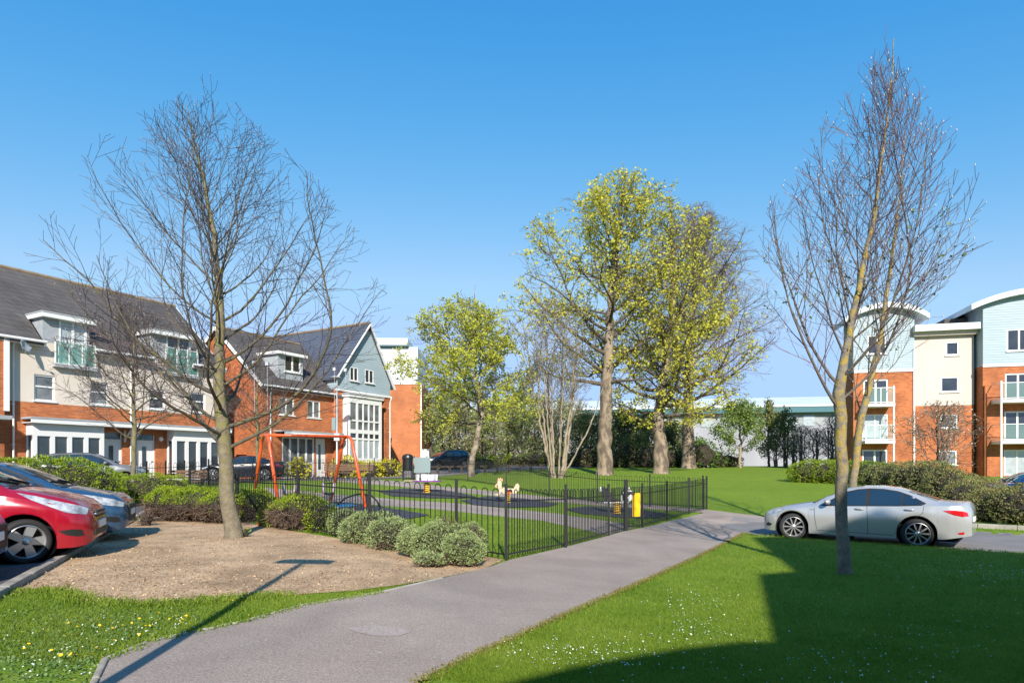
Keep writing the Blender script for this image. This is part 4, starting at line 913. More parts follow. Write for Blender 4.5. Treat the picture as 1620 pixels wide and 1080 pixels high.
def balcony(root, u0, u1, z, yf, dep=1.35, h=1.1, panel='grnglass', post=None):
    o = part(root,'balcony','white',(u0,yf-dep,z-.2,u1,yf-.003,z)); mb = MB()
    for a,b in (((u0+.04,yf-dep+.04),(u1-.04,yf-dep+.04)),((u0+.04,yf-dep+.04),(u0+.04,yf-.02)),((u1-.04,yf-dep+.04),(u1-.04,yf-.02))):
        for t in (z+.09,z+h): mb.bar((*a,t),(*b,t),.045,.045)
    for u in np.linspace(u0+.04,u1-.04,3): mb.box((u-.025,yf-dep+.015,z+.002),(u+.025,yf-dep+.065,z+h))
    ra = mb.build('rail',MT['white'],o)
    part(root,'glass_panel',MT['balc'],(u0+.08,yf-dep+.036,z+.13,u1-.08,yf-dep+.044,z+h-.05),parent=o)
gm_ = bpy.data.materials.new('clear_balcony_glass'); gm_.use_nodes = True; nt = gm_.node_tree; b_ = nt.nodes['Principled BSDF']; b_.inputs['Base Color'].default_value=(.35,.55,.5,1); b_.inputs['Roughness'].default_value=.05; b_.inputs['Alpha'].default_value=.16; MT['balc'] = gm_
for q,z_,m_ in zip(drs,(0,0,0),('glass','glass','sheer')): window(r,q,2,y=.05,fw=.1,sill=False,name='balcony_door',glass=m_)
for q in drs[:2]: balcony(r,Dd.U(1583,-1.3),q[1]+.9,q[2]-.03,0)
part(r,'balcony_post','white',(Dd.U(1584,-1.3)-.05,-1.34,-1.6,Dd.U(1584,-1.3)+.05,-1.25,drs[0][2]+1.2)); 
mb = MB(); mb.tube([(.12,-.1,-1.6),(.12,-.1,Dd.Z(1557,610))],.09,8); mb.build('downpipe',MT['brickb'],r)
# middle stair bay
um0 = Dd.U(1443,1.2); yM = .9; zmB = Dd.Z(1500,641,yM); zpt = Dd.Z(1500,531,yM)
ws = [Dd.rect(1496,1517.5,540,562,yM),Dd.rect(1488,1517,595.5,620,yM)]; wb = [Dd.rect(1487,1515,655,677,yM),Dd.rect(1485,1514,712,735,yM)]
um1 = Dd.U(1541,yM)
mb = MB(); wall_holes(mb,um0,um1,zmB,zpt,ws,y=yM,d=.1); mb.quad((um1,yM,zmB),(um1,2.3,zmB),(um1,2.3,zpt),(um1,yM,zpt)); mb.quad((um1,2.3,zmB),(0,2.3,zmB),(0,2.3,zpt),(um1,2.3,zpt)); mb.build('rendered_wall',MT['cream'],r)
mb = MB(); wall_holes(mb,um0,um1,-1.6,zmB-.003,wb,y=yM,d=.1); mb.quad((um1,yM,-1.6),(um1,2.3,-1.6),(um1,2.3,zmB),(um1,yM,zmB)); mb.quad((um1,2.3,-1.6),(0,2.3,-1.6),(0,2.3,zmB),(um1,2.3,zmB)); mb.build('stair_brick_wall',MT['brick'],r)
part(r,'parapet',MT['cream'],(um0-.1,yM-.35,zpt+.003,.0-.03,8,zpt+.28)); part(r,'coping','white',(um0-.15,yM-.75,zpt+.283,-.03,8.2,zpt+.72))
for q in ws+wb: window(r,q,1,y=yM+.04,fw=.1,glass='blind' if q in wb else 'glass')
# left bay
ul0 = Dd.U(1350,.7); ul1 = um0-.03; yL = .7; zc1 = Dd.Z(1400,586,yL)
dl = [Dd.rect(1366,1405,600,640,yL),Dd.rect(1363.5,1405,655,697,yL),Dd.rect(1364,1404,711,752,yL)]
mb = MB(); wall_holes(mb,ul0,ul1,-1.6,zc1,dl,y=yL,d=.12); mb.quad((ul1,yL,-1.6),(ul1,3,-1.6),(ul1,3,zc1),(ul1,yL,zc1)); mb.quad((ul0,yL,-1.6),(ul0,yL,zc1),(ul0,yL+2.6,zc1),(ul0,yL+2.6,-1.6)); mb.build('brick_wall',MT['brick'],r)
uaL = Dd.U(1334,yL); u1L = Dd.U(1466,yL); ucL = (uaL+u1L)/2
arched(r,ul0,ul1,uaL,ucL,Dd.Z(1465,505,yL)+.3,Dd.Z(1394,481,yL),zc1+.003,yL-.02,2.6,Dd.rect(1372,1402,530,560,yL))
window(r,Dd.rect(1372,1402,530,560,yL),2,y=yL+.02,fw=.09)
for q,m_ in zip(dl,('glass','sheer','glass')): window(r,q,2,y=yL+.05,fw=.1,sill=False,name='balcony_door',glass=m_)
for q in dl[:2]: balcony(r,q[0]-.15,Dd.U(1416,yL-1.3),q[2]-.03,yL)
up = Dd.U(1414,yL-1.3); part(r,'balcony_post','white',(up-.05,yL-1.34,-1.6,up+.05,yL-1.25,dl[0][2]+1.2))
part(r,'downpipe','white',(ul1-.08,yL-.1,-1.6,ul1+.02,yL-.012,zc1+1.5))
# --- warehouse far behind the trees
wz = 1.8
W = Facade('warehouse',P(672,112)[0],112,math.atan2(-20,108),'long low white warehouse with teal eaves behind the trees','warehouse',wz)
r = W.root; L = 108; zt = W.Z(1330,652); zs = W.Z(1330,672)
mb = MB(); mb.box((0,0,-1),(L,40,zs)); mb.build('lower_wall',MT['shed'],r)
mb = MB(); mb.box((0,-.05,zs+.01),(L,40.05,zt)); mb.build('upper_wall',MT['shedg'],r)
part(r,'eaves','teal',(-.5,-1.2,zt+.01,L+.5,41,zt+.9))
mb = MB(); mb.prism([(-1.3,zt+.92),(-1.3,zt+1.2),(20,zt+4.6),(41.3,zt+1.2),(41.3,zt+.92)],-.6,L+.6,'x'); mb.build('roof',MT['metalw'],r,fix=True)
for i in range(40):
    if i%5==4: continue
    u = 3+i*2.6; part(r,'window','sheer',(u,-.12,zt-2.1,u+1.7,-.055,zt-.4))
# --- the house behind the camera whose shadow lies on the lawn
H = Facade('house',0,-5.0,0,'house behind the viewer whose shadow falls on the lawn','house',0)
r = H.root; te = math.tan(EL)
def cast(p, yf=-5.):     # the point of a front at yf that throws the given ground point's shadow
    t = (p[1]-yf); return p[0]-SD.x/SD.y*t, t/SD.y*te
pts = [at(*q) for q in [(700,1079),(900,1040),(1060,1020),(1160,1011),(1214,1011),(1199,908),(1255,904),(1189,850)]]
pr = [cast(p) for p in pts]; a = (pr[7][0]+1.2,pr[7][1]-.05)
pr += [cast(at(1340,853)),cast(at(1615,874))]
pr = [(pr[0][0]-9,pr[0][1]-1.4)]+pr+[(pr[-1][0]+8,pr[-1][1]-.8)]
poly = [(pr[0][0],-.5)]+pr+[(pr[-1][0],-.5)]
mb = MB(); mb.prism(poly,0,-7,'y'); mb.build('wall',MT['brick'],r,fix=True)
# ------------------------------------------------------------------ cars
class Car:
    """body lofted through cross sections; s runs from the nose (0) to the tail (L)"""
    def __init__(s, P_): s.p = P_; s.L = P_['L']
    def zbot(s, t):
        p = s.p; z = interp(p['sill'],t)
        for sw in p['axles']:
            d = abs(t-sw); Ra = p['wr']+.065
            if d < Ra: z = max(z,p['wr']+.01+math.sqrt(Ra*Ra-d*d))
        return z
    def section(s, t):
        p = s.p; zb = s.zbot(t); zt = interp(p['top'],t); zl = min(interp(p['belt'],t),zt-.03); wm = interp(p['w'],t); wr = min(interp(p['wroof'],t),wm-.05)
        wb = wm-p.get('tuck',.045); z1 = max(.25+.42*(zl-.2),zb+.02); zl = max(zl,z1+.03); k = p.get('edge',.055)
        ze = max(zt-k-(.0 if zt-zl>.3 else -.25*(k-.0)),zl+(zt-zl)*.55)
        ctl = [(wm-.035 if zb<.35 else wm-.008,zb),(wm,z1),(wm-.004,z1+(zl-z1)*.55),(wb,zl),(wb+(wr-wb)*.12,zl+(ze-zl)*.14),(wr+.03*(1 if zt-zl>.3 else 0),ze-.02*(1 if zt-zl>.3 else 0)),(wr*.86,ze+(zt-ze)*.52),(wr*.45,ze+(zt-ze)*.9),(0,zt)]
        out = []
        for i in range(len(ctl)-1):
            a,b = ctl[i],ctl[i+1]; p0 = ctl[i-1] if i else a; p3 = ctl[i+2] if i+2<len(ctl) else b
            for q in range(3):
                u = q/3
                out.append(tuple(.5*((2*a[j])+(-p0[j]+b[j])*u+(2*p0[j]-5*a[j]+4*b[j]-p3[j])*u*u+(-p0[j]+3*a[j]-3*b[j]+p3[j])*u**3)*1.0 for j in (0,1)))
        out.append(ctl[-1]); return out
    def sideY(s, t, z):
        sec = s.section(t)
        for (y0,z0),(y1,z1) in zip(sec[:17],sec[1:18]):
            if z0 <= z <= z1 or z1 <= z <= z0: return y0+(y1-y0)*((z-z0)/(z1-z0) if abs(z1-z0)>1e-6 else 0)
        return sec[0][0] if z < sec[0][1] else sec[16][0]
    def topZ(s, t, y):
        sec = s.section(t)[12:]; y = abs(y)
        for (y0,z0),(y1,z1) in zip(sec,sec[1:]):
            if y1 <= y <= y0: return z1+(z0-z1)*((y-y1)/(y0-y1) if y0-y1>1e-6 else 0)
        return sec[0][1]
    def tess(s, poly, cell=.07):
        bm = bmesh.new(); vs = [bm.verts.new((x,y,0)) for x,y in poly]
        for t in tessellate_polygon([[Vector((x,y,0)) for x,y in poly]]): bm.faces.new([vs[i] for i in t])
        for k,nrm in ((0,(1,0,0)),(1,(0,1,0))):
            lo,hi = min(p[k] for p in poly),max(p[k] for p in poly); t = lo+cell
            while t < hi: bmesh.ops.bisect_plane(bm,geom=bm.verts[:]+bm.edges[:]+bm.faces[:],plane_co=Vector(nrm)*t,plane_no=nrm); t += cell
        bm.verts.index_update(); V = [(v.co.x,v.co.y) for v in bm.verts]; Fc = [tuple(v.index for v in f.verts) for f in bm.faces]; bm.free(); return V,Fc
    def side(s, mb, poly, off, sides=(1,-1), cell=.07):
        V,Fc = s.tess(poly,cell)
        for sg in sides:
            n = len(mb.v); mb.v += [(-t,sg*(s.sideY(t,z)+off),z) for t,z in V]; mb.f += [tuple(n+i for i in f) for f in Fc]
    def top(s, mb, poly, off, cell=.09):
        V,Fc = s.tess(poly,cell); n = len(mb.v)
        for t,y in V:
            e = .01; dz = (s.topZ(t+e,y)-s.topZ(t-e,y))/(2*e); q = math.sqrt(1+dz*dz)
            mb.v.append((-t+off*dz/q,y,s.topZ(t,y)+off/q))
        mb.f += [tuple(n+i for i in f) for f in Fc]
    def seam(s, mb, pts, w=.009, off=.0035, sides=(1,-1)):
        for (a,b) in zip(pts,pts[1:]):
            n = max(1,int(math.hypot(b[0]-a[0],b[1]-a[1])/.08)); d = Vector((b[0]-a[0],b[1]-a[1])).normalized(); nn = (-d.y*w/2,d.x*w/2)
            for i in range(n):
                p = [(a[0]+(b[0]-a[0])*t,a[1]+(b[1]-a[1])*t) for t in (i/n,(i+1)/n)]
                for sg in sides: mb.quad(*[(-q[0]-k*nn[0],sg*(s.sideY(q[0]+k*nn[0],q[1]+k*nn[1])+off),q[1]+k*nn[1]) for q,k in ((p[0],1),(p[1],1),(p[1],-1),(p[0],-1))])
    def build(s, name, loc, heading, label, mp, cat='car', group=None, x0=None):
        """loc: ground point under the middle of the car; heading: direction of the nose"""
        p = s.p; L = s.L; root = thing(name,loc,heading,label,cat,group); off = L/2
        ch = thing('tmp',(0,0,0))     # parts are built from the nose; shift applied through vertices below
        st = sorted(set([0,.015,.04,.08,.13,.2,.28,L-.28,L-.2,L-.13,L-.08,L-.04,L-.015,L]+[a+k*(p['wr']+.065)*q for a in p['axles'] for k in (1,-1) for q in (1.001,.998,.985,.95,.88,.75,.55,.3,.0)]+list(np.arange(.35,L-.3,.09))+[q[0] for q in p['top']]))
        st = [t for i,t in enumerate(st) if 0<=t<=L]
        mb = MB(); secs = [s.section(t) for t in st]; k = len(secs[0])
        for sg in (1,-1):
            b0 = len(mb.v)
            for t,sec in zip(st,secs): mb.v += [(-t,sg*y,z) for y,z in sec]
            for i in range(len(st)-1):
                for j in range(k-1):
                    q = (b0+i*k+j,b0+i*k+j+1,b0+(i+1)*k+j+1,b0+(i+1)*k+j); mb.f.append(q if sg==-1 else q[::-1])
            # fold under the sill so the edge has thickness
            b1 = len(mb.v)
            for t,sec in zip(st,secs): mb.v.append((-t,sg*(sec[0][0]-.05),sec[0][1]+.0))
            for i in range(len(st)-1): q = (b0+i*k,b0+(i+1)*k,b1+i+1,b1+i); mb.f.append(q if sg==1 else q[::-1])
        for t,sec,d in ((st[0],secs[0],1),(st[-1],secs[-1],-1)):
            for (a,c) in zip(sec,sec[1:]): q = [(-t,a[0],a[1]),(-t,c[0],c[1]),(-t,-c[0],c[1]),(-t,-a[0],a[1])]; mb.quad(*(q if d==1 else q[::-1]))
        objs = []
        def add(mb_,nm,mt,par=None,smooth=True,fix=False):
            if not mb_.v: return None
            mb_.v = [(v[0]+off,v[1],v[2]) for v in mb_.v]; return mb_.build(nm,mt,par or root,smooth,fix=fix)
        bm = bmesh.new()
        body = add(mb,'body',mp,fix=False)
        bm.from_mesh(body.data); bmesh.ops.remove_doubles(bm,verts=bm.verts,dist=.0006); bmesh.ops.recalc_face_normals(bm,faces=bm.faces); bm.to_mesh(body.data); bm.free()
        body.data.set_sharp_from_angle(angle=math.radians(38))
        u = MB(); wl = max(q[1] for q in p['w']); u.box((-L+.25,-wl+.28,.17),(-.25,wl-.28,.62)); u.box((-p['axles'][1]+.42,-wl+.07,.19),(-p['axles'][0]-.42,wl-.07,.5)); add(u,'underbody',MT['dark'],smooth=False)
        # glass
        tr = MB(); gl = MB()
        for poly in p['dlo']:
            for sg in (1,-1): q = MB(); s.side(q,poly,.008,(sg,)); add(q,'side_window',MT['carglass'])
        s.side(tr,p['dlo_trim'],.003); add(tr,'window_trim',MT['plasticb'])
        for nm,key in (('windscreen','ws'),('rear_window','rw')):
            t0,w0,t1,w1 = p[key]; q = MB(); n=7; poly=[(t0+(-.05*(1-(2*i/n-1)**2) if key=='ws' else 0),w0*(2*i/n-1)) for i in range(n+1)]+[(t1,w1),(t1,-w1)]
            s.top(q,poly,.005); add(q,nm,MT['carglass'])
        if 'ws' in p:
            q = MB(); t0,w0 = p['ws'][:2]
            s.top(q,[(t0-.11,-w0*.96),(t0-.11,w0*.96),(t0-.03,w0*.97),(t0-.06,w0*.4),(t0-.06,-w0*.4),(t0-.03,-w0*.97)],.006); add(q,'scuttle',MT['plasticb'])
            q = MB()
            for y0,y1 in ((.5,-.05),(-.05,-.55)): a=(-(t0-.02),y0,s.topZ(t0-.02,y0)+.02); b=(-(t0+.12),y1,s.topZ(t0+.12,y1)+.02); q.tube([a,b],.012,4)
            add(q,'wiper',MT['plasticb'])
        if 'roof' in p: q = MB(); a_,b_,hw = p['roof']; s.top(q,[(a_,-hw),(a_,hw),(b_,hw),(b_,-hw)],.006); add(q,'roof',MT['plasticb'])
        # seams and handles
        q = MB()
        for pts in p['seams']: s.seam(q,pts)
        add(q,'door_seams',MT['dark'],smooth=False)
        for t,z in p['handles']:
            for sg in (1,-1):
                y = s.sideY(t,z); q = MB(); q.tube([(-t+.1,sg*(y+.01),z),(-t+.05,sg*(y+.035),z+.003),(-t-.06,sg*(y+.035),z+.003),(-t-.1,sg*(y+.01),z)],[.012,.017,.017,.012],6); add(q,'door_handle',mp if p.get('chrome',0)==0 else MT['chrome'])
        for sg in (1,-1):
            t,z = p['mirror']; y = s.sideY(t,z); q = MB(); bx = [(.0,0),(.07,.01),(.10,.07),(.09,.14),(.03,.17),(-.03,.16),(-.05,.08),(-.04,.01)]
            q.lathe([(0,-.10),(.05,-.09),(.075,-.03),(.075,.05),(.05,.09),(0,.10)],12,Matrix.Translation((-t,sg*(y+.14),z+.06))@Matrix.Rotation(math.pi/2,4,'X')@Matrix.Diagonal((1.0,.85,1,1))); q.tube([(-t,sg*(y-.02),z),(-t,sg*(y+.1),z+.03)],.025,6); add(q,'mirror',mp)
        for poly in p['lamps']:
            for sg in (1,-1): q = MB(); s.side(q,poly,.009,(sg,),.05); add(q,'headlight',MT['lampglass'])
        for poly in p['tails']:
            for sg in (1,-1): q = MB(); s.side(q,poly,.009,(sg,),.05); add(q,'tail_light',MT['red_lamp'])
        for nm,poly,mt in p.get('side_extra',[]): 
            for sg in (1,-1): q = MB(); s.side(q,poly,.008,(sg,)); add(q,nm,mt)
        for nm,b,mt in p.get('boxes',[]): q = MB(); q.box(b[:3],b[3:]); o = add(q,nm,mt,smooth=False); m = o.modifiers.new('bevel','BEVEL'); m.width=.01; m.segments=2
        # wheels
        wr = p['wr']; tw = p.get('tw',.205); rr = p.get('rr',.70)*wr; ns = p.get('spokes',10)
        tyre = MB(); tyre.lathe([(rr,-tw/2),(wr*.93,-tw/2-.004),(wr*.985,-tw*.36),(wr,-tw*.2),(wr,tw*.2),(wr*.985,tw*.36),(wr*.93,tw/2+.004),(rr,tw/2),(rr*.97,tw/2-.03),(rr*.97,-tw/2)],40)
        rim = MB(); rim.lathe([(rr+.004,tw/2-.002),(rr*.97,tw/2+.004),(rr*.92,tw/2-.012),(rr*.90,tw/2-.06),(rr*.90,-.02)],40)
        for i in range(ns):
            a = 2*math.pi*i/ns; w1 = p.get('spw',.018); w0 = w1*p.get('spt',.7)
            for (r0,r1,wa,wb) in ((rr*.16,rr*.93,w0,w1),):
                m = Matrix.Rotation(a,4,'Z'); z1 = tw/2-.02; z0 = tw/2-.005
                pr = [(r0,-wa,z0-.01),(r1,-wb,z1),(r1,wb,z1),(r0,wa,z0-.01)]; n = len(rim.v); rim.v += [tuple(m@Vector(v)) for v in pr]+[tuple(m@Vector((v[0],v[1]*1.1,v[2]-.05))) for v in pr]
                rim.f += [(n,n+1,n+2,n+3),(n,n+4,n+5,n+1),(n+3,n+2,n+6,n+7)]
        rim.lathe([(0,tw/2-.0),(rr*.12,tw/2-.002),(rr*.22,tw/2-.016),(rr*.24,tw/2-.06)],20)
        dk = MB(); dk.lathe([(0,-.005),(rr*.93,-.0),(rr*.93,-.03)],24)
        first = None
        for t in p['axles']:
            for sg in (1,-1):
                wo = bpy.data.objects.new('wheel',None); C.objects.link(wo); wo.parent = root; wo.empty_display_size=.1
                wo.location = (off-t,sg*(p['track']),wr); wo.rotation_euler = (-sg*math.pi/2,0,R.random()*.6)
                if first is None:
                    first = [tyre.build('tyre',MT['rubber'],wo,True),rim.build('rim',MT['alloy'],wo,True),dk.build('brake',MT['dark'],wo,False)]
                    for o in first[1:2]: o.data.set_sharp_from_angle(angle=math.radians(40))
                else:
                    for o in first: c = o.copy(); C.objects.link(c); c.parent = wo
        for t in p['axles']:
            for sg in (1,-1): well = MB(); well.lathe([(p['wr']+.062,-.01),(p['wr']+.062,-.26),(0,-.26)],24,Matrix.Translation((-t,sg*(interp(p['w'],t)-.02),wr+.01))@Matrix.Rotation(-sg*math.pi/2,4,'X')); add(well,'wheel_arch_liner',MT['dark'])
        bpy.data.objects.remove(ch); return root
def W_(L,w,nose=.6,tail=.66): return [(0,w-.44),(.02,w-.355),(.06,w-.265),(.12,w-.185),(.22,w-.105),(.36,w-.05),(.55,w-.016),(.8,w),(L-.75,w),(L-.4,w-.025),(L-.18,w-.085),(L-.05,tail+.06),(L,tail)]
sedan = dict(L=4.58,axles=(.83,3.56),wr=.338,track=.775,w=W_(4.58,.90,.58,.66),sill=[(0,.22),(.5,.2),(1,.19),(3.3,.2),(4.1,.24),(4.58,.34)],
  top=[(0,.52),(.02,.60),(.06,.67),(.12,.72),(.25,.78),(.6,.875),(1,.945),(1.32,.985),(1.6,1.15),(1.9,1.305),(2.1,1.375),(2.4,1.415),(2.75,1.42),(3.1,1.385),(3.4,1.30),(3.7,1.19),(3.98,1.095),(4.2,1.085),(4.45,1.085),(4.52,1.05),(4.58,.92)],
  belt=[(0,.5),(.1,.62),(.3,.70),(.8,.80),(1.4,.87),(3,.94),(3.8,.98),(4.4,.98),(4.58,.84)], wroof=[(0,.50),(.2,.66),(.9,.72),(1.32,.72),(1.65,.66),(2.0,.575),(2.6,.56),(3.3,.555),(3.7,.60),(4.0,.66),(4.4,.68),(4.58,.55)],
  dlo=[[(1.60,.925),(1.72,1.02),(2.06,1.235),(2.3,1.30),(2.50,1.325),(2.50,.95)],[(2.585,.955),(2.585,1.33),(2.85,1.325),(3.1,1.29),(3.24,1.25),(3.24,.99),(3.2,.975)],[(3.28,.995),(3.28,1.235),(3.5,1.13),(3.64,1.045),(3.6,1.01)]],
  dlo_trim=[(1.5,.905),(1.7,1.045),(2.05,1.265),(2.3,1.33),(2.55,1.355),(2.85,1.35),(3.15,1.305),(3.4,1.215),(3.74,1.035),(3.65,.985),(3.2,.955),(2.5,.93),(1.8,.905)],
  ws=(1.36,.66,1.93,.54), rw=(3.94,.60,3.36,.50), seams=[[(1.36,.86),(1.38,.6),(1.42,.32)],[(2.54,.93),(2.56,.6),(2.56,.25)],[(1.42,.29),(3.1,.27)],[(3.70,.98),(3.68,.82),(3.5,.66),(3.32,.5),(3.12,.3)],[(.83+.42,.80),(1.36,.80)]],
  handles=[(2.38,.86),(3.42,.885)], mirror=(1.68,.95), chrome=0,
  lamps=[[(.10,.60),(.14,.68),(.35,.745),(.62,.80),(.55,.73),(.35,.66)]], tails=[[(4.06,.885),(4.22,.905),(4.38,.90),(4.50,.86),(4.53,.78),(4.42,.765),(4.26,.80)]],
  side_extra=[('bumper_reflector',[(4.33,.40),(4.45,.43),(4.45,.37),(4.36,.365)],MT['red_lamp']),('fog_light',[(.12,.34),(.2,.42),(.32,.38),(.25,.32)],MT['plasticb'])],
  boxes=[('grille',(-.02,-.34,.42,.012,.34,.64),MT['plasticb']),('number_plate',(-4.6,-.26,.62,-4.575,.26,.73),MT['plate'])],spokes=10,spw=.016,rr=.74)
def at_axles(prof, pa, pb, fw_right=True):
    pass
def place(prof, nose_xy, head, *a, **k):
    """put the car with its nose at a ground point, pointing along head"""
    h = Vector(head).normalized(); c = Vector(nose_xy)-h*prof['L']/2; z = min(g(*(c+h*t)) for t in (-1.3,1.3)); zz = [g(*(c+h*t)) for t in (-1.35,1.35)]
    o = Car(prof).build(k.pop('name','parked_car'),(c.x,c.y,sum(zz)/2),math.atan2(h.y,h.x),*a,**k); o.rotation_euler = (0,-math.atan2(zz[1]-zz[0],2.7),math.atan2(h.y,h.x)); return o
# silver saloon: its near wheels meet the road under photo columns 1250 and 1454
fwl, rwl = Vector(P(1250,16.35)), Vector(P(1454,14.55))
h = (fwl-rwl).normalized(); side_n = Vector((-h.y,h.x))     # car's left
hub = (fwl+rwl)/2; left_track = sedan['track']+.1
cmid = hub - side_n*left_track - h*(sedan['L']/2-(sedan['axles'][0]+sedan['axles'][1])/2)*-1
mid_ax = (sedan['axles'][0]+sedan['axles'][1])/2
nose = hub - side_n*left_track + h*mid_ax
silver = place(sedan,(nose.x,nose.y),h,'silver saloon car parked on the road behind the two lawn trees',paint('silver_paint',(.49,.488,.485),.42,.27))
# red hatchback, blue hatchback and the grey-blue nose at the left edge, side by side in the car park
hatch = dict(L=4.07,axles=(.80,3.40),wr=.315,track=.765,w=W_(4.07,.885,.60,.66),sill=[(0,.30),(.06,.23),(.2,.2),(.45,.2),(1.2,.21),(3,.22),(3.7,.25),(4.07,.34)],
  top=[(0,.50),(.015,.60),(.05,.71),(.12,.80),(.22,.87),(.4,.94),(.7,1.02),(1.0,1.075),(1.3,1.24),(1.6,1.40),(1.9,1.51),(2.3,1.575),(2.8,1.585),(3.3,1.55),(3.65,1.47),(3.85,1.25),(3.98,1.02),(4.05,.85),(4.07,.6)],
  belt=[(0,.48),(.06,.62),(.15,.70),(.5,.84),(1,.94),(2,1.0),(3.4,1.06),(3.85,1.0),(4.07,.55)], wroof=[(0,.50),(.2,.68),(.9,.73),(1.05,.72),(1.5,.63),(1.9,.57),(2.6,.56),(3.5,.55),(3.9,.6),(4.07,.55)],
  dlo=[[(1.34,1.05),(1.62,1.28),(1.9,1.41),(2.22,1.47),(2.22,1.04)],[(2.30,1.045),(2.30,1.48),(2.7,1.485),(3.05,1.45),(3.05,1.08)],[(3.12,1.09),(3.12,1.44),(3.42,1.36),(3.55,1.15)]],
  dlo_trim=[(1.08,.985),(1.6,1.31),(1.9,1.45),(2.3,1.51),(2.8,1.515),(3.3,1.45),(3.52,1.36),(3.66,1.13),(3.2,1.06),(2.2,1.015)],
  ws=(1.06,.67,1.84,.54), rw=(3.90,.56,3.70,.5), seams=[[(1.22,.97),(1.24,.6),(1.28,.3)],[(2.26,1.0),(2.28,.6),(2.28,.25)],[(1.28,.29),(2.95,.28)],[(3.1,1.06),(3.1,.8),(2.96,.6),(2.9,.3)]],
  handles=[(2.1,.93),(2.98,.95)], mirror=(1.38,1.05),
  lamps=[[(.09,.665),(.08,.745),(.17,.80),(.40,.865),(.66,.945),(.90,1.0),(.72,.90),(.5,.80),(.30,.705)]], tails=[[(3.72,.98),(3.88,.98),(4.0,.8),(3.95,.62),(3.8,.7)]],
  side_extra=[('fog_light',[(.11,.36),(.13,.45),(.24,.465),(.40,.45),(.30,.385),(.2,.36)],MT['plasticb'])],
  boxes=[('grille',(-.12,-.34,.60,-.01,.34,.70),MT['plasticb']),('grille_surround',(-.06,-.40,.64,-.002,.40,.665),MT['chrome']),('lower_grille',(-.05,-.5,.34,.006,.5,.43),MT['plasticb']),('number_plate',(-.02,-.26,.44,.02,.26,.55),MT['plate'])],spokes=5,spw=.062,spt=.7,rr=.74)
fdir = -kn if kn.x < 0 else kn      # away from the tarmac, towards the bed
fdir = Vector((abs(kn.x),abs(kn.y)))
wf = Vector(at(36,893)); ldir = Vector((-fdir.y,fdir.x))
nose = wf + fdir*(hatch['axles'][0]) + ldir*(hatch['track']+.1)
place(hatch,(nose.x,nose.y),fdir,'bright red hatchback nosed up to the bark bed kerb',paint('red_paint',(.34,.005,.020),.15,.25),group='cars in the car park')
hatch2 = {**hatch,'lamps':[[(.07,.63),(.06,.70),(.2,.77),(.5,.845),(.72,.875),(.62,.79),(.35,.68)]],'boxes':[('grille',(-.05,-.42,.36,.008,.42,.66),MT['plasticb']),('number_plate',(-.02,-.26,.46,.018,.26,.57),MT['plate']),('grille_badge',(-.02,-.07,.70,.008,.07,.75),MT['chrome'])],
  'top':[(q[0],q[1]*.945 if q[1]>.9 else q[1]) for q in hatch['top']],'belt':[(q[0],q[1]*.95) for q in hatch['belt']]}
def sc(poly,k=.945): return [(t,z*k if z>.9 else z) for t,z in poly]
for kk in ('dlo','seams'): hatch2[kk] = [sc(q) for q in hatch[kk]]
hatch2['dlo_trim'] = sc(hatch['dlo_trim']); hatch2['mirror']=(1.38,.99); hatch2['handles']=[(2.1,.88),(2.98,.9)]
n2 = nose+ldir*2.45+fdir*.12
place(hatch2,(n2.x,n2.y),fdir,'dark blue hatchback parked beyond the red one',paint('steel_blue_paint',(.03,.085,.17),.3,.22),group='cars in the car park')
n3 = nose-ldir*2.2-fdir*.74
place(hatch2,(n3.x,n3.y),fdir,'car at the left edge of which only the blue nose shows',paint('pale_blue_paint',(.10,.20,.36),.3,.25),group='cars in the car park')
# cars on the street
suv = {**hatch,'wr':.36,'L':4.4,'axles':(.9,3.55),'w':W_(4.4,.93,.66,.7),'sill':[(0,.3),(.5,.26),(3.7,.28),(4.4,.38)],'track':.80,'rr':.7,'spokes':7,'spw':.03,
  'top':[(0,.65),(.02,.8),(.1,.95),(.5,1.04),(1.1,1.12),(1.45,1.33),(1.8,1.54),(2.2,1.64),(2.8,1.66),(3.5,1.63),(3.9,1.54),(4.15,1.25),(4.3,1.1),(4.37,.9),(4.4,.7)],
  'belt':[(0,.55),(.1,.75),(.4,.92),(1.2,1.03),(2.5,1.08),(3.8,1.12),(4.4,.65)],
  'wroof':[(0,.52),(.2,.72),(.95,.76),(1.15,.75),(1.6,.66),(2.1,.60),(2.8,.59),(3.8,.58),(4.2,.62),(4.4,.55)],
  'dlo':[[(1.5,1.12),(1.78,1.35),(2.1,1.5),(2.4,1.545),(2.4,1.12)],[(2.48,1.12),(2.48,1.55),(3.2,1.54),(3.3,1.15)],[(3.38,1.16),(3.3,1.53),(3.7,1.46),(3.85,1.22)]],
  'dlo_trim':[(1.3,1.08),(1.75,1.4),(2.1,1.54),(2.45,1.58),(3.2,1.575),(3.75,1.5),(3.98,1.2),(3.3,1.11),(2.4,1.09)],
  'ws':(1.16,.68,2.0,.56),'rw':(4.2,.56,3.96,.52),'seams':[[(2.44,1.08),(2.46,.6),(2.46,.32)],[(1.4,1.03),(1.42,.34)],[(1.42,.36),(3.1,.34)]],'handles':[(2.28,1.0),(3.2,1.02)],'mirror':(1.6,1.12),
  'lamps':[[(.07,.72),(.08,.84),(.4,.94),(.62,.97),(.45,.86),(.2,.75)]],'tails':[[(4.0,1.05),(4.2,1.05),(4.33,.9),(4.25,.8),(4.05,.88)]],
  'side_extra':[],'boxes':[('grille',(-.05,-.36,.5,.008,.36,.84),MT['plasticb']),('number_plate',(-.02,-.26,.42,.016,.26,.53),MT['plate'])]}
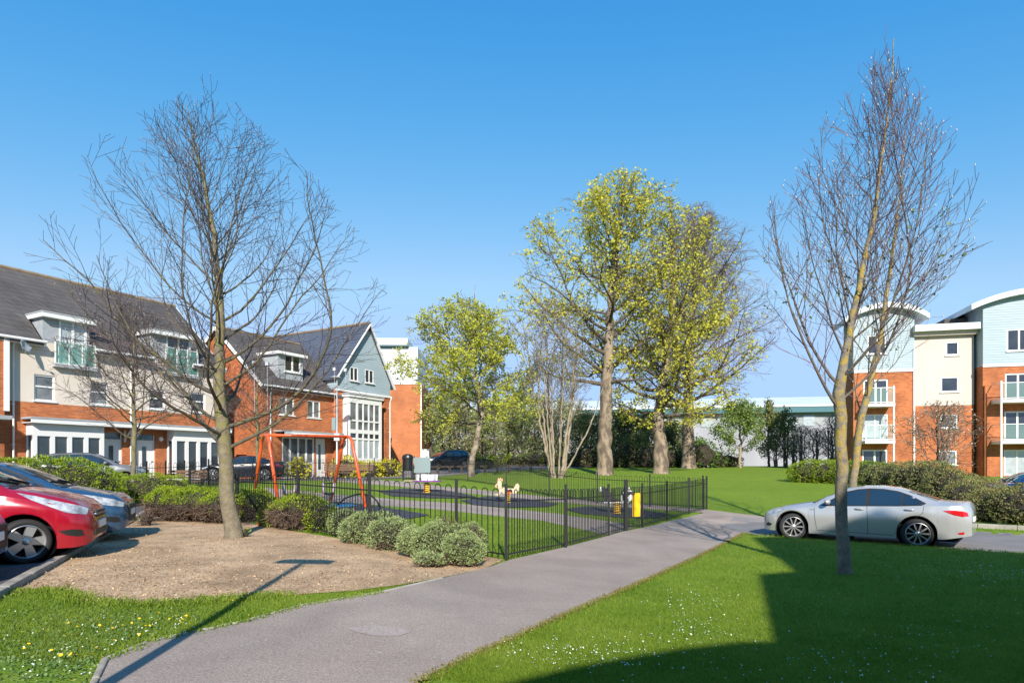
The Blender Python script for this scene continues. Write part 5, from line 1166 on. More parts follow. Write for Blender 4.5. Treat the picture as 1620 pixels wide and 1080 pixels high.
def by_side(prof, pxf, pxr, Y, flip, *a, **k):
    """broadside car between two columns of the photo at depth Y, nose at pxf"""
    a0,b0 = Vector(P(pxf,Y)),Vector(P(pxr,Y+k.pop('dy',0))); place(prof,a0,(a0-b0),*a,**k)
by_side({**suv,'roof':(2.02,3.94,.60)},236,100,28.8,0,'grey four wheel drive car half hidden behind the clipped hedge',paint('grey_paint',(.20,.21,.22),.4,.3),dy=-1.6)
by_side(sedan,318,450,36.0,0,'black saloon car parked in the street behind the swing frame',paint('black_car_paint',(.010,.012,.022),.0,.22),dy=.9)
a0 = Vector(P(670,52.5)); place(suv,a0,(-.8,-.6),'small navy blue car at the far end of the street',paint('navy_paint',(.010,.016,.032),.3,.22))
place({**sedan},P(1535,25.5),(-.97,.12),'dark blue car behind the shrubs at the right edge',paint('royal_blue_paint',(.015,.035,.14),.3,.22))
# ------------------------------------------------------------------ playground, fences, street furniture
def fence_run(label, pts, name='playground_fence', h=1.2, skip=(), first=0):
    a0 = pts[0]; t = thing(name,(a0[0],a0[1],g(*a0)),0,label,'fence','bow topped playground fence'); z0 = g(*a0)
    for i,p in enumerate(pts):
        if i < first: continue
        mb = MB(); z = g(*p)-z0; x,y = p[0]-a0[0],p[1]-a0[1]; mb.box((x-.026,y-.026,z-.1),(x+.026,y+.026,z+h+.10)); mb.build('post',MT['black'],t)
    for i,(a,b) in enumerate(zip(pts,pts[1:])):
        if i in skip: continue
        panel(t,a,b,a0,z0,h)
    return t
def panel(t, a, b, a0, z0, h, name='panel'):
    mb = MB(); d = Vector((b[0]-a[0],b[1]-a[1])); L = d.length; n = max(1,round((L-.1)/.2)); pitch = (L-.1)/n
    def q(s,z): p = (a[0]+d.x*s/L,a[1]+d.y*s/L); return (p[0]-a0[0],p[1]-a0[1],g(*a)+(g(*b)-g(*a))*s/L-z0+z)
    for z in (.10,h-.20): mb.bar(q(.02,z),q(L-.02,z),.012,.026)
    for i in range(n):      # every bow is one hoop of bent bar
        s0 = .05+pitch*(i+.22); s1 = .05+pitch*(i+.78); r = (s1-s0)/2; pts = [q(s0,.04),q(s0,h-r)]
        pts += [q(s0+r-r*math.cos(k*math.pi/6),h-r+r*math.sin(k*math.pi/6)) for k in range(1,6)]+[q(s1,h-r),q(s1,.04)]
        mb.tube(pts,.0088,5,cap=False)
    return mb.build(name,MT['black'],t)
PX = lambda px,Y: P(px,Y)
near_r = [(-.1,10.72),PX(895,12.9),PX(963,15.75)]
fence_run('black bow topped fence running along the path as far as its gate',near_r)
gate2 = [PX(1016,18.3),PX(1055,20.5),PX(1090,22.7),PX(1118,24.2)]
gp = [PX(990,17.2),PX(1016,18.3)]
fence_run('short black fence between the yellow sign and the far path corner',gate2)
# gate and its keeper bay
t = thing('playground_gate',(*near_r[2],g(*near_r[2])),0,'black bow topped playground gate beside the yellow sign','gate')
a0 = near_r[2]; z0 = g(*a0); a = (near_r[2][0]+.05,near_r[2][1]+.07)
panel(t,a,gp[0],a0,z0,1.2,'gate_leaf'); mb = MB(); x,y = gp[0][0]-a0[0],gp[0][1]-a0[1]
mb.box((x-.05,y-.05,-.1),(x+.05,y+.05,1.38)); mb.build('gate_post',MT['black'],t); mb = MB(); mb.box((x-.09,y-.03,.8),(x-.051,y+.03,1.0)); mb.build('latch',MT['black'],t)
panel(t,gp[0],gp[1],a0,z0,1.2,'fixed_panel')
# yellow sign on the fixed panel
m_ = Vector((gp[0][0]*.40+gp[1][0]*.60,gp[0][1]*.40+gp[1][1]*.60)); dr_ = Vector((gp[1][0]-gp[0][0],gp[1][1]-gp[0][1])); 
t = thing('sign',(m_.x,m_.y-.03,g(m_.x,m_.y)),math.atan2(dr_.y,dr_.x)*.45,'plain yellow notice hung on the playground fence by the gate','sign')
part(t,'sign_board','yellow',(-.14,-.02,.36,.13,-.012,1.02)); part(t,'bracket','black',(-.1,-.011,.9,.1,.012,.93))
near_l = [(-.1,10.72),PX(722,11.25),PX(584.5,11.6),PX(471,13.7),PX(375,15.4)]
# the run by the bushes starts just beside the corner post
fence_run('black bow topped fence running left behind the grey green bushes',[(-.14,10.74)]+near_l[1:]+[PX(300,17.6)],first=1)
far = [PX(1112,24.5),PX(1028,25.2),PX(945,26.2),PX(869,28.2),PX(801,31.6),PX(740,35.2),PX(681,38.2)]
fence_run('black bow topped fence along the back of the playground by the grass bank',far)
far2 = [PX(676,38.3),PX(592,38),PX(528,37),PX(470,35),PX(400,32.5),PX(330,29.5)]
fence_run('black bow topped fence at the back of the playground nearest the terrace',far2)
fence_run('black bow topped fence before the front gardens of the cream terrace',[PX(208,27),PX(232,27.2),PX(262,27.5),PX(292,28),PX(318,28.6)])
# swing
ax = [(-4.78,20.75),(-6.75,23.5)]
pr_ = Vector((-.82,-.57)).normalized(); off_ = pr_*2.75
t = thing('swing_set',(-6.6,21.4,g(-6.6,21.4)),0,'orange tubular swing frame with two pale cradle seats','swing'); b0 = Vector((-6.6,21.4,g(-6.6,21.4)))
tops = []
for k in (0,1):
    A_ = Vector((*ax[0],0))+Vector((*(off_*k),0)); B_ = Vector((*ax[1],0))+Vector((*(off_*k),0)); A_.z = g(A_.x,A_.y)-.1; B_.z = g(B_.x,B_.y)-.1; zt_ = (A_.z+B_.z)/2+.1+2.36; mid = (A_+B_)/2; mid.z = zt_
    pts = [A_]
    for i in range(0,9):
        a = math.pi*i/8; c = A_.lerp(B_,.5); u = (B_-A_); kx = .5-.16*math.cos(a); 
        pts.append(Vector((A_.x+u.x*kx,A_.y+u.y*kx,zt_-.42+.42*math.sin(a)-(1 if False else 0))))
    pts.append(B_); mb = MB(); mb.tube([p-b0 for p in pts],.055,10); mb.build('end_frame',MT['orange'],t,smooth=True); tops.append(mid)
mb = MB(); mb.tube([tops[0]-b0+Vector((0,0,.0)),tops[1]-b0],.05,10); mb.build('top_beam',MT['orange'],t,smooth=True)
for fr in (.24,.72):
    c = tops[0].lerp(tops[1],fr)-b0; d = (tops[1]-tops[0]).normalized(); ch = MB()
    for s_ in (-.2,.2):
        p = c+d*s_
        for i in range(30):
            z = -.06-i*.052; ch.tube([p+Vector((0,0,z)),p+Vector((.012 if i%2 else 0,0 if i%2 else .012,z-.03)),p+Vector((0,0,z-.056))],.009,4)
        ch.box(tuple(p+Vector((-.05,-.05,-.09))),tuple(p+Vector((.05,.05,.02))))
    so_ = bpy.data.objects.new('swing_seat',None); C.objects.link(so_); so_.parent = t; so_.location = c; so_.empty_display_size=.1
    ch.build('chain',MT['chain'],so_); mb = MB(); z = -1.62
    n_ = Vector((-d.y,d.x,0))
    for s_ in (-1,1):
        pts = [d*(.2*s_)+Vector((0,0,z+.02)),d*(.19*s_)+Vector((0,0,z-.15)),d*(.15*s_)+Vector((0,0,z-.34))]; mb.tube(pts,[.035,.05,.05],8)
    mb.build('cradle',MT['pink'],so_,smooth=True); mb = MB(); mb.tube([d*-.16+Vector((0,0,z-.34)),n_*.1+Vector((0,0,z-.37)),d*.16+Vector((0,0,z-.34))],.045,8); mb.tube([d*-.2+n_*-.12+Vector((0,0,z)),d*.2+n_*-.12+Vector((0,0,z))],.022,6); mb.build('seat_base',MT['plasticb'],so_,smooth=True)
# low steel hoop beside the swing
x,y = at(570,801); t = thing('hoop_rail',(x,y,g(x,y)),0,'low dark hoop rail beside the blue safety mat','rail'); mb = MB()
mb.tube([(-.9,.3,0),(-.55,.25,.28),(-.1,.1,.42),(.35,-.05,.40),(.6,-.2,.2),(.72,-.25,0)],.03,8); mb.build('rail',MT['plasticb'],t,smooth=True)
def springer(px, py, label):
    x,y = at(px,py); t = thing('spring_rider',(x,y,g(x,y)),0,label,'play rider','spring riders in the playground'); mb = MB()
    mb.tube([(.11*math.cos(a),.11*math.sin(a),.05+a*.0125) for a in np.arange(0,31,.45)],.024,6); mb.lathe([(0,.0),(.16,.0),(.16,.03),(0,.03)],16); mb.build('spring',MT['yellow'],t,smooth=True); return t
t = springer(675,779,'round purple play table with four little backrests on a yellow spring')
mb = MB(); mb.prism([(.62*math.cos(a),.34*math.sin(a)) for a in np.linspace(0,2*math.pi,24)[:-1]],.47,.52,'z'); mb.build('table_top',MT['purple'],t)
for a in (.5,1.9,3.6,5.2):
    mb = MB(); m_ = Matrix.Translation((.42*math.cos(a),.26*math.sin(a),.52))@Matrix.Rotation(a,4,'Z'); mb.box((-.03,-.12,.002),(.03,.12,.10),m_); mb.box((-.03,-.14,.10),(.03,.14,.26),m_); mb.build('backrest',MT['whitet'],t)
mb = MB(); mb.prism([(-.95,-.1),(-.6,-.16),(-.3,-.02),(-.6,.12)],.50,.53,'z'); mb.build('footplate',MT['cream_toy'],t)
t = springer(803,795,'cockerel shaped spring rider with cream body and salmon comb'); t.scale = (.78,.78,.85)
mb = MB(); mb.prism([(-.62,.42),(-.5,.40),(-.42,.62),(-.3,.72),(.05,.66),(.3,.66),(.42,.86),(.52,.90),(.60,.78),(.56,.56),(.44,.44),(.1,.40),(-.2,.42),(-.3,.52),(-.42,.34),(-.6,.36)],-.03,.03,'y'); mb.prism([(-.46,.62),(-.30,.72),(-.30,.98),(-.40,1.05),(-.52,.98),(-.50,.90),(-.62,.84),(-.5,.82)],-.026,.026,'y'); mb.build('body',MT['cream_toy'],t,fix=True)
mb = MB(); mb.prism([(-.50,1.0),(-.36,1.06),(-.26,.98),(-.24,1.12),(-.32,1.08),(-.34,1.18),(-.42,1.1),(-.48,1.16)],-.034,.034,'y'); mb.prism([(-.63,.82),(-.54,.82),(-.55,.68),(-.62,.72)],-.034,.034,'y'); mb.build('comb',MT['pinktoy'],t,fix=True)
mb = MB(); mb.box((-.12,-.17,.55),(.22,.17,.60)); mb.tube([(-.26,-.2,.75),(-.26,.2,.75)],.02,6); mb.build('saddle',MT['plasticb'],t); part(t,'seat_block','orange',(-.06,-.11,.40,.16,.11,.548))
t = springer(976,812,'black and white cow shaped spring rider behind the gate')
mb = MB(); mb.prism([(.12,.46),(.16,.78),(.26,.92),(.34,.86),(.44,.98),(.46,.86),(.58,.80),(.62,.62),(.54,.50),(.4,.42)],-.035,.035,'y'); mb.build('head',MT['cow'],t,fix=True)
mb = MB(); mb.prism([(-.58,.94),(-.44,.98),(-.36,.82),(-.2,.76),(-.14,.56),(.12,.50),(.12,.42),(-.4,.42),(-.5,.56)],-.05,.05,'y'); mb.build('seat_back',MT['plasticb'],t,fix=True); part(t,'ear','whitet',(-.62,-.03,.80,-.55,.03,.95)); part(t,'saddle','plasticb',(-.3,-.16,.46,.12,.16,.51)); part(t,'footplate','whitet',(-.5,-.2,.395,.4,.2,.418))
# litter bin, info board, knee rail, benches
x,y = P(645,36.3); z = g(x,y); t = thing('litter_bin',(x,y,z),0,'black litter bin on two legs behind the playground fence','bin')
mb = MB(); mb.lathe([(.0,.55),(.26,.55),(.29,.60),(.30,1.2),(.33,1.22),(.33,1.3),(.29,1.42),(.15,1.5),(0,1.52)],16); mb.build('bin',MT['black'],t); part(t,'leg','black',(-.3,-.05,-.1,-.2,.05,.9)); part(t,'leg','black',(.2,-.05,-.1,.3,.05,.9))
x,y = P(667.5,37.2); z = g(x,y); t = thing('notice_board',(x,y,z),0,'pale grey green notice board behind the round play table','sign'); part(t,'board','board',(-.5,-.03,.42,.5,.03,1.32)); 
for sx in (-.46,.46): part(t,'post','black',(sx-.03,.032,-.1,sx+.03,.09,1.4))
rail = [P(590,43.5),P(640,45),P(700,46.5),P(760,47.5),P(820,49),P(872,50)]
t = thing('knee_rail',(rail[0][0],rail[0][1],0),0,'long low dark timber knee rail between the street and the grass','fence'); mb = MB()
for i,(a,b) in enumerate(zip(rail,rail[1:])):
    mb.bar((a[0]-rail[0][0],a[1]-rail[0][1],g(*a)+.52),(b[0]-rail[0][0],b[1]-rail[0][1],g(*b)+.52),.12,.16)
mb.build('rail',MT['timberd'],t)
for i in range(17):
    s_ = i/16*(len(rail)-1); k = min(int(s_),len(rail)-2); f_ = s_-k; x = rail[k][0]+(rail[k+1][0]-rail[k][0])*f_; y = rail[k][1]+(rail[k+1][1]-rail[k][1])*f_
    mb = MB(); mb.box((x-rail[0][0]-.09,y-rail[0][1]-.09,g(x,y)-.2),(x-rail[0][0]+.09,y-rail[0][1]+.09,g(x,y)+.438)); mb.build('post',MT['timberd'],t)
def bench(px, Y, w, label, rz=0):
    x,y = P(px,Y); t = thing('park_bench',(x,y,g(x,y)),rz,label,'bench','brown slatted benches'); 
    mb = MB()
    for i in range(3): mb.box((-w/2,-.30+i*.14,.44),(w/2,-.19+i*.14,.48))
    mb.build('seat',MT['timber'],t); mb = MB()
    for i in range(3): m_ = Matrix.Translation((0,.16+i*.035,.56+i*.13)); mb.box((-w/2,0,0),(w/2,.03,.10),m_)
    mb.build('backrest',MT['timber'],t)
    for sx in (-w*.42,w*.42):
        mb = MB(); mb.tube([(sx,-.28,-.05),(sx,-.27,.43),(sx,.14,.43),(sx,.26,.95)],.03,6); mb.tube([(sx,.14,.43),(sx,.3,-.05)],.03,6); mb.build('leg',MT['black'],t)
bench(550,34.5,2.7,'brown slatted bench seen between the orange swing legs')
bench(292,27.0,1.7,'brown slatted bench left of the big bare trunk behind the juniper'); 
# lamp post by the brick house
x,y = P(533,40); t = thing('lamp_post',(x,y,g(x,y)),0,'slim grey lamp post in front of the blue gabled house','street lamp'); hh = CAMZ+(HZ-598)/F*40-g(x,y)
mb = MB(); mb.tube([(0,0,-.1),(0,0,1.1),(0,0,1.15),(0,0,hh)],[.085,.085,.055,.04],10); mb.build('column',MT['steel'],t,smooth=True); mb = MB(); mb.lathe([(0,-.05),(.22,-.03),(.34,.03),(.30,.09),(.12,.14),(0,.15)],16,Matrix.Translation((-.06,0,hh))); mb.build('lantern',MT['lead'],t)
part(t,'cabinet','board',(-.3,-.1,hh-3.3,-.06,.1,hh-2.5)); part(t,'street_sign','white',(-.15,-.12,hh-3.95,.18,-.09,hh-3.5))
# lamp post beside the viewer, whose shadow crosses the path
h_ = 4.6; dx = h_/math.tan(EL); tip = Vector(at(478,892)); bx = tip-SD.xy*dx*.98
t = thing('lamp_post',(bx.x,bx.y,g(bx.x,bx.y)),0,'tall lamp post just outside the view, its shadow across the path','street lamp')
mb = MB(); mb.tube([(0,0,-.1),(0,0,1.2),(0,0,1.25),(0,0,h_)],[.085,.085,.055,.045],12); mb.build('column',MT['steel'],t,smooth=True)
mb = MB(); mb.prism([(-.42,.0),(-.30,.09),(.25,.10),(.42,.04),(.42,.0)],-.14,.14,'y'); mb.build('lantern',MT['lead'],t,loc=(0,0,h_),fix=True)
# small timber post and utility box by the brick block
x,y = P(673,56); t = thing('utility_cabinet',(x,y,g(x,y)),0,'white utility cabinet at the corner of the plain orange block','cabinet'); part(t,'case','white',(-.35,-.25,-.1,.35,.25,1.6)); part(t,'door','metalw',(-.30,-.27,.1,.30,-.252,1.5)); part(t,'lid','white',(-.4,-.3,1.603,.4,.3,1.68))

# ------------------------------------------------------------------ bushes and hedges
jb = M('juniper_sprays',(.16,.25,.03),.8,island=[(.14,.23,.012),(.25,.36,.02),(.36,.45,.03),(.38,.42,.05)],transl=.35,spec=.25)
jg = M('grey_green_sprays',(.16,.23,.11),.8,island=[(.18,.235,.085),(.28,.345,.14),(.37,.43,.20)],transl=.2,spec=.25)
deadm = M('dead_brown_twigs',(.10,.062,.042),.95,island=[(.055,.035,.028),(.105,.07,.05),(.17,.115,.08)])
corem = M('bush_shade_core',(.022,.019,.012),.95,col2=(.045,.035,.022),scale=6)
hg = M('clipped_hedge_leaves',(.10,.18,.02),.7,island=[(.13,.20,.010),(.24,.33,.018),(.35,.43,.035)],transl=.35,spec=.35)
dkh = M('dark_hedge_leaves',(.05,.085,.02),.7,island=[(.06,.095,.022),(.11,.16,.038),(.17,.22,.06)],transl=.15,spec=.4)
fors = M('yellow_flowering_sprays',(.5,.44,.02),.7,island=[(.36,.36,.015),(.62,.54,.02),(.52,.50,.03)],transl=.3)
rsh = M('russet_shrub_leaves',(.14,.12,.04),.8,island=[(.19,.11,.06),(.16,.18,.045),(.27,.24,.09),(.22,.27,.07)],transl=.2)
cov = M('mixed_shrub_leaves',(.09,.10,.03),.8,island=[(.09,.115,.03),(.17,.20,.055),(.26,.27,.09),(.18,.12,.06)],transl=.15)
def bush(name, label, lobes, mat, n, size, cat='bush', group=None, dead=None, ndead=0, aspect=.5, tuft=5, core=.76, rag=.035):
    """lobes: (x,y,z above ground,rx,ry,rz) in world x,y; leaf tufts sit on the outside of the lobes, twigs and shade inside"""
    x0,y0 = lobes[0][:2]; z0 = g(x0,y0); t = thing(name,(x0,y0,z0),0,label,cat,group)
    L = [(Vector((a-x0,b-y0,c+g(a,b)-z0)),Vector((rx,ry,rz))) for a,b,c,rx,ry,rz in lobes]
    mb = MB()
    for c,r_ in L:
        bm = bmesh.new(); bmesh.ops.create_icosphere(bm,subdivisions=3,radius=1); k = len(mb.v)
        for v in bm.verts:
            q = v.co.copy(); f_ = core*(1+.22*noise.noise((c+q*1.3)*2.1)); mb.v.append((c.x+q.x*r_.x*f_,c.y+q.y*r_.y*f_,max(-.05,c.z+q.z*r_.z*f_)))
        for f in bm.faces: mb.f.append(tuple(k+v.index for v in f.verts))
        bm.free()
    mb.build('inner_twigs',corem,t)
    w_ = [r_.x*r_.z+r_.y*r_.z+r_.x*r_.y for _,r_ in L]; pts = []; nr = []; dp = []
    tries = 0
    while len(pts) < n and tries < n*30:
        tries += 1
        c,r_ = R.choices(L,w_)[0]; u = Vector((R.gauss(0,1),R.gauss(0,1),R.gauss(0,1))).normalized(); p = Vector((c.x+u.x*r_.x,c.y+u.y*r_.y,c.z+u.z*r_.z))
        gz_ = g(p.x+x0,p.y+y0)-z0
        if p.z < gz_+.02: continue
        if any(sum(((p-c2)[i]/r2[i])**2 for i in range(3)) < .86 for c2,r2 in L if c2 is not c): continue
        if dead and dead(p.x+x0,p.y+y0,p.z-gz_):
            if len(dp) < ndead: dp.append(p-u*.03)
            continue
        b_ = p+u*rag*(noise.noise(p*3)+.6*noise.noise(p*9))*2
        for _ in range(tuft): pts.append(tuple(b_+Vector((R.gauss(0,size*.6),R.gauss(0,size*.6),R.gauss(0,size*.5))))); nr.append(tuple(u+Vector((0,0,.25))))
    leaves('foliage',np.array(pts),size,mat,t,aspect=aspect,nrm=np.array(nr),k=.45,var=.45)
    if ndead:
        while len(dp) < ndead:
            c,r_ = R.choice(L); u = Vector((R.gauss(0,1),R.gauss(0,1),R.gauss(0,1))).normalized(); p = Vector((c.x+u.x*r_.x*.92,c.y+u.y*r_.y*.92,c.z+u.z*r_.z*.92))
            if p.z > .0: dp.append(p)
        tw = MB()
        for p in dp:
            u = Vector((R.gauss(0,1),R.gauss(0,1)-.4,R.gauss(0,.8)+.4)).normalized()*R.uniform(.08,.26); tw.tube([p,p+u*.6+Vector((0,0,-.02)),p+u],[.006,.005,.003],3,cap=False)
        tw.build('dead_twigs',deadm,t)
    return t
def G(px,py): return at(px,py)
# grey green spreading bushes before the fence
def lob(px, py, w, h, dpt=None, up=None):
    """lobe standing on the ground at a photo point; w,h half width and half height in photo pixels"""
    x,y = at(px,py); k = y/F; rx = w*k; rz = h*k*1.05; return (x,y+(dpt or rx*.75)*.6,(up if up is not None else rz*.85),rx,(dpt or rx*.75),rz)
bush('spreading_bush','grey green spreading bush left of the other one, before the fence',[lob(580,862,46,26),lob(545,850,26,22),lob(612,872,34,26),lob(632,866,26,20)],jg,20000,.030,group='grey green bushes before the fence',dead=lambda x,y,z: z<.16 and noise.noise((x*3,y*3,z*3))>-.1,ndead=500)
bush('spreading_bush','large grey green spreading bush with a brown hole, nearest the path',[lob(700,890,52,32),lob(730,897,36,26),lob(665,884,34,25),lob(680,898,24,10,.25),lob(745,882,22,26)],jg,24000,.030,group='grey green bushes before the fence',dead=lambda x,y,z: (noise.noise((x*1.7+3.1,y*1.7,z*1.9))>.28) or z<.08,ndead=900)
# juniper with bare brown skirts
sk_ = lambda zc,ph: (lambda x,y,z: z < zc+.10*noise.noise((x*1.5+ph,y*1.5,0)) and noise.noise((x*2.3+ph,y*2.3,z*2.3))<.38)
bush('juniper_bush','long lime green juniper with bare brown underside behind the big bare trunk',[lob(300,826,62,27,.8),lob(250,825,30,27,.6),lob(345,828,44,25,.7),lob(388,826,34,26,.7),lob(228,832,10,9,.15),lob(405,822,26,20,.6)],jb,15000,.038,group='juniper bushes in the bark bed',dead=sk_(.46,0),ndead=3200)
bush('juniper_bush','rounded juniper with a bare brown face right of the big bare trunk',[lob(462,838,46,27,.75),lob(498,842,24,24,.5),lob(430,834,22,18,.5),lob(470,840,36,29,.6)],jb,8000,.038,group='juniper bushes in the bark bed',dead=lambda x,y,z: z<.46 and noise.noise((x*1.1+7,y*.6,z*1.1))>-.28 and x<at(490,840)[0],ndead=1800)
bush('seedling','tiny lime green sprig at the foot of the big bare trunk',[lob(387,850,6,8,.07)],jb,90,.03)
# clipped hedges behind the cars
bush('hedge','low lime green hedge behind the blue car',[lob(225,799,44,25,.8),lob(165,799,44,25,.8),lob(262,797,30,22,.7),lob(120,799,40,25,.8)],hg,15000,.05,group='low hedges behind the car park',dead=None,cat='hedge')
bush('hedge','bright green clipped hedge before the grey four wheel drive',[(*P(110,19.6),.78,1.0,.8,.82),(*P(150,20),.66,.75,.8,.72),(*P(70,19.2),.78,1.0,.8,.84),(*P(20,19),.75,1.1,.8,.84)],hg,16000,.06,group='low hedges behind the car park',cat='hedge')
bush('shrub','small dark shrub against the terrace at the left edge',[(*P(10,22.5),.5,1.0,.6,.6),(*P(52,23),.5,.7,.6,.5)],dkh,1600,.07)
x,y = at(411,832); t = thing('orange_ball',(x,y,g(x,y)),0,'small orange ball lodged under the juniper by the big trunk','ball'); mb = MB(); mb.lathe([(.06*math.sin(a),.06-.06*math.cos(a)) for a in np.linspace(0,math.pi,12)],16); mb.build('ball',M('orange_plastic',(.55,.10,.02),.5),t,smooth=True)
# flowering shrubs by the brick house
for i,(px,Y,rx,h_,lb) in enumerate(((473,37.5,.55,1.0,'upright yellow flowering shrub in front of the full height window'),(545,41.5,.85,1.2,'tall yellow flowering shrub left of the white two storey bay'),(567,42,.5,.85,'small yellow flowering shrub under the white two storey bay'),(588,42.4,.75,.85,'broad yellow flowering shrub under the white two storey bay'),(613,43,1.0,.95,'wide yellow green shrub right of the white two storey bay'))):
    bush('flowering_shrub',lb,[(*P(px,Y),h_*.5,rx,.5,h_*.62)],fors,520,.15,group='yellow flowering shrubs by the brick house',aspect=.6,tuft=4)
# right hand hedge and shrubs
bush('hedge','clipped bright green hedge left of the lichen trunk before the flats',[(*P(1283,38),.55,1.35,.9,.75),(*P(1310,37.5),.55,1.2,.9,.75),(*P(1340,37),.55,1.3,.9,.72),(*P(1372,36.5),.55,1.4,.9,.72),(*P(1398,36),.5,1.0,.9,.7)],hg,14000,.075,cat='hedge',tuft=4)
bush('shrub','dark green shrub row behind the silver car roof',[(*P(1420,31.5),.6,1.1,.9,.85),(*P(1450,30),.65,1.1,.9,.9),(*P(1478,29),.7,1.0,.9,.92),(*P(1395,33),.5,.9,.9,.75)],cov,11000,.075,tuft=4)
bush('shrub','loose olive brown shrub behind the boot of the silver car',[(*P(1512,25.5),.55,1.0,.9,.85),(*P(1530,22.5),.45,.8,.8,.75),(*P(1495,26),.7,.8,.8,.9),(*P(1552,24),.5,.9,.8,.7)],rsh,10000,.07,tuft=4)
bush('shrub','bristly russet shrub on the kerb at the right edge',[(*P(1590,20.3),.45,.95,.9,.62),(*P(1562,21),.42,.7,.7,.58),(*P(1625,19.4),.5,.95,.9,.7),(*P(1548,20.5),.3,.55,.6,.42)],rsh,12000,.055,tuft=4)
# ------------------------------------------------------------------ planting far behind
def small_tree(name, label, loc, H, R0, lm, nleaf, lsize, seed, group=None, stems=1, bark=None, base=.25, tips_p=.7, n1=16, tw=None, sp3=.5, cat='tree'):
    rng = random.Random(seed); t = thing(name,(*loc,g(*loc)),0,label,cat,group); env = profile_env([(H*base,R0*.4),(H*(base+.15),R0*.9),(H*.6,R0),(H*.82,R0*.65),(H,.2)],(0,0),.2,seed)
    allp, allt = [], []; st = MB()
    for i in range(stems):
        a = rng.random()*6.28; b = rng.uniform(.1,.5)*(stems>1)*R0*.6
        tk = jit_trunk(rng,[(math.cos(a)*.15*(stems>1),math.sin(a)*.15*(stems>1),-.2,.11/math.sqrt(stems)+.02),(math.cos(a)*b*.5,math.sin(a)*b*.5,H*.4,.08/math.sqrt(stems)+.015),(math.cos(a)*b,math.sin(a)*b,H*.92,.015)],.04)
        st.tube([p for p,_ in tk],[q for _,q in tk],6,cap=False); ps, tp = skeleton(rng,tk,env,n1=n1 if stems==1 else 7,ang=(65,30),up=(.06,.03,.02),sp2=.7,L2=1.5,sp3=sp3,L3=.8,r1=.5,tf=base+.02 if stems==1 else .15,jit=.13,r2=.03,r_min=.012,step=.4,a2=48); allp += ps; allt += tp
    st.build('trunk',bark or brk_d,t,smooth=True); tb = MB()
    for p,r_,_ in allp: tb.tube(p,r_,3,cap=False)
    tb.build('branches',tw or brk_d,t)
    if lm is not None:
        allt = [p for p in allt if noise.noise(p*.6)+rng.random()*.8 > .1-tips_p*.4]
        sel = [tuple(p+Vector((rng.gauss(0,lsize),rng.gauss(0,lsize),rng.gauss(0,lsize)))) for p in (rng.choices(allt,k=nleaf) if allt else [])]
        leaves('leaves',np.array(sel),lsize,lm,t,aspect=.8,up=.3)
    return t
wl = M('young_wood_leaves',(.17,.23,.06),.7,island=[(.16,.22,.06),(.26,.32,.085),(.36,.39,.11),(.25,.21,.11)],transl=.35,spec=.2)
ol = M('olive_buds',(.20,.19,.08),.8,island=[(.19,.17,.08),(.29,.28,.11),(.36,.35,.15)],transl=.3)
dl = M('dark_evergreen_leaves',(.03,.06,.018),.7,island=[(.045,.08,.022),(.085,.14,.04),(.14,.20,.06)],transl=.15,spec=.4)
gtw = M('grey_twigs',(.15,.125,.10),.85,island=[(.10,.085,.07),(.18,.15,.12)])
protos = [small_tree('woodland_tree','young leafy woodland tree in the belt behind the street',(P(700,68)),8.5,2.6,wl,1500,.22,61,'woodland trees behind the street',tw=gtw,base=.15),
          small_tree('woodland_tree','olive budding woodland tree in the belt behind the street',(P(722,66)),7.5,2.4,ol,1200,.2,62,'woodland trees behind the street',stems=4,tw=gtw,base=.12)]
spots = [(682,62,0,.95),(736,70,0,1.),(760,72,1,1.05),(782,66,0,.9),(806,70,1,1.1),(826,66,0,.95),(846,72,0,1.1),(668,74,1,1.2),(712,76,0,1.15),(768,80,0,1.15),(862,68,1,1.0),(890,72,0,1.0),(918,74,1,1.05),(815,82,0,1.25),(650,70,0,1.0)]
for px,Y,k,s_ in spots:
    o = copy_tree(protos[k]); x,y = P(px,Y); o.location = (x,y,g(x,y)); o.rotation_euler = (0,0,R.random()*6.28); o.scale = (s_,s_,s_*R.uniform(.9,1.1))
ev = [(930,62,5.6,2.2),(985,64,6.2,2.6),(1020,66,5.8,2.4),(1062,62,4.6,2.2),(1008,60,3.5,1.6),(960,60,3.8,1.8)]
evp = None
thk = M('thicket_leaves',(.10,.12,.04),.7,island=[(.09,.135,.04),(.17,.23,.065),(.26,.31,.10),(.20,.165,.09)],transl=.35,spec=.3)
for px,Y,H_,r_ in ev:
    if evp is None:
        evp = small_tree('thicket_shrub','olive green thicket shrub behind the tall trunks',P(px,Y),H_,r_,thk,3400,.19,71,'thicket shrubs behind the tall trunks',stems=6,base=.03,tips_p=2.,cat='shrub',tw=gtw)
    else: o = copy_tree(evp); x,y = P(px,Y); o.location=(x,y,g(x,y)); s_ = H_/5.6; o.scale=(r_/2.2,r_/2.2,s_); o.rotation_euler=(0,0,R.random()*6.28)
bush('laurel','glossy bright green laurel right of the back bare tree',[(*P(1112,57),1.1,1.3,1,1.3),(*P(1130,58),.8,1.1,1,1.0),(*P(1103,59),1.6,.9,.9,1.1)],M('laurel_leaves',(.08,.15,.02),.4,island=[(.04,.09,.012),(.09,.17,.02),(.16,.27,.03)],transl=.2,spec=.5),1400,.2,cat='shrub',tuft=4)
for px,Y,rx,lb in ((1075,60,1.6,'low green shrub left of the laurel at the lawn edge'),(1152,60,1.4,'low weedy shrub between the laurel and the green tree')): bush('shrub',lb,[(*P(px,Y),.5,rx,.8,.8)],cov,500,.17,tuft=4)
x,y = P(1171,57)
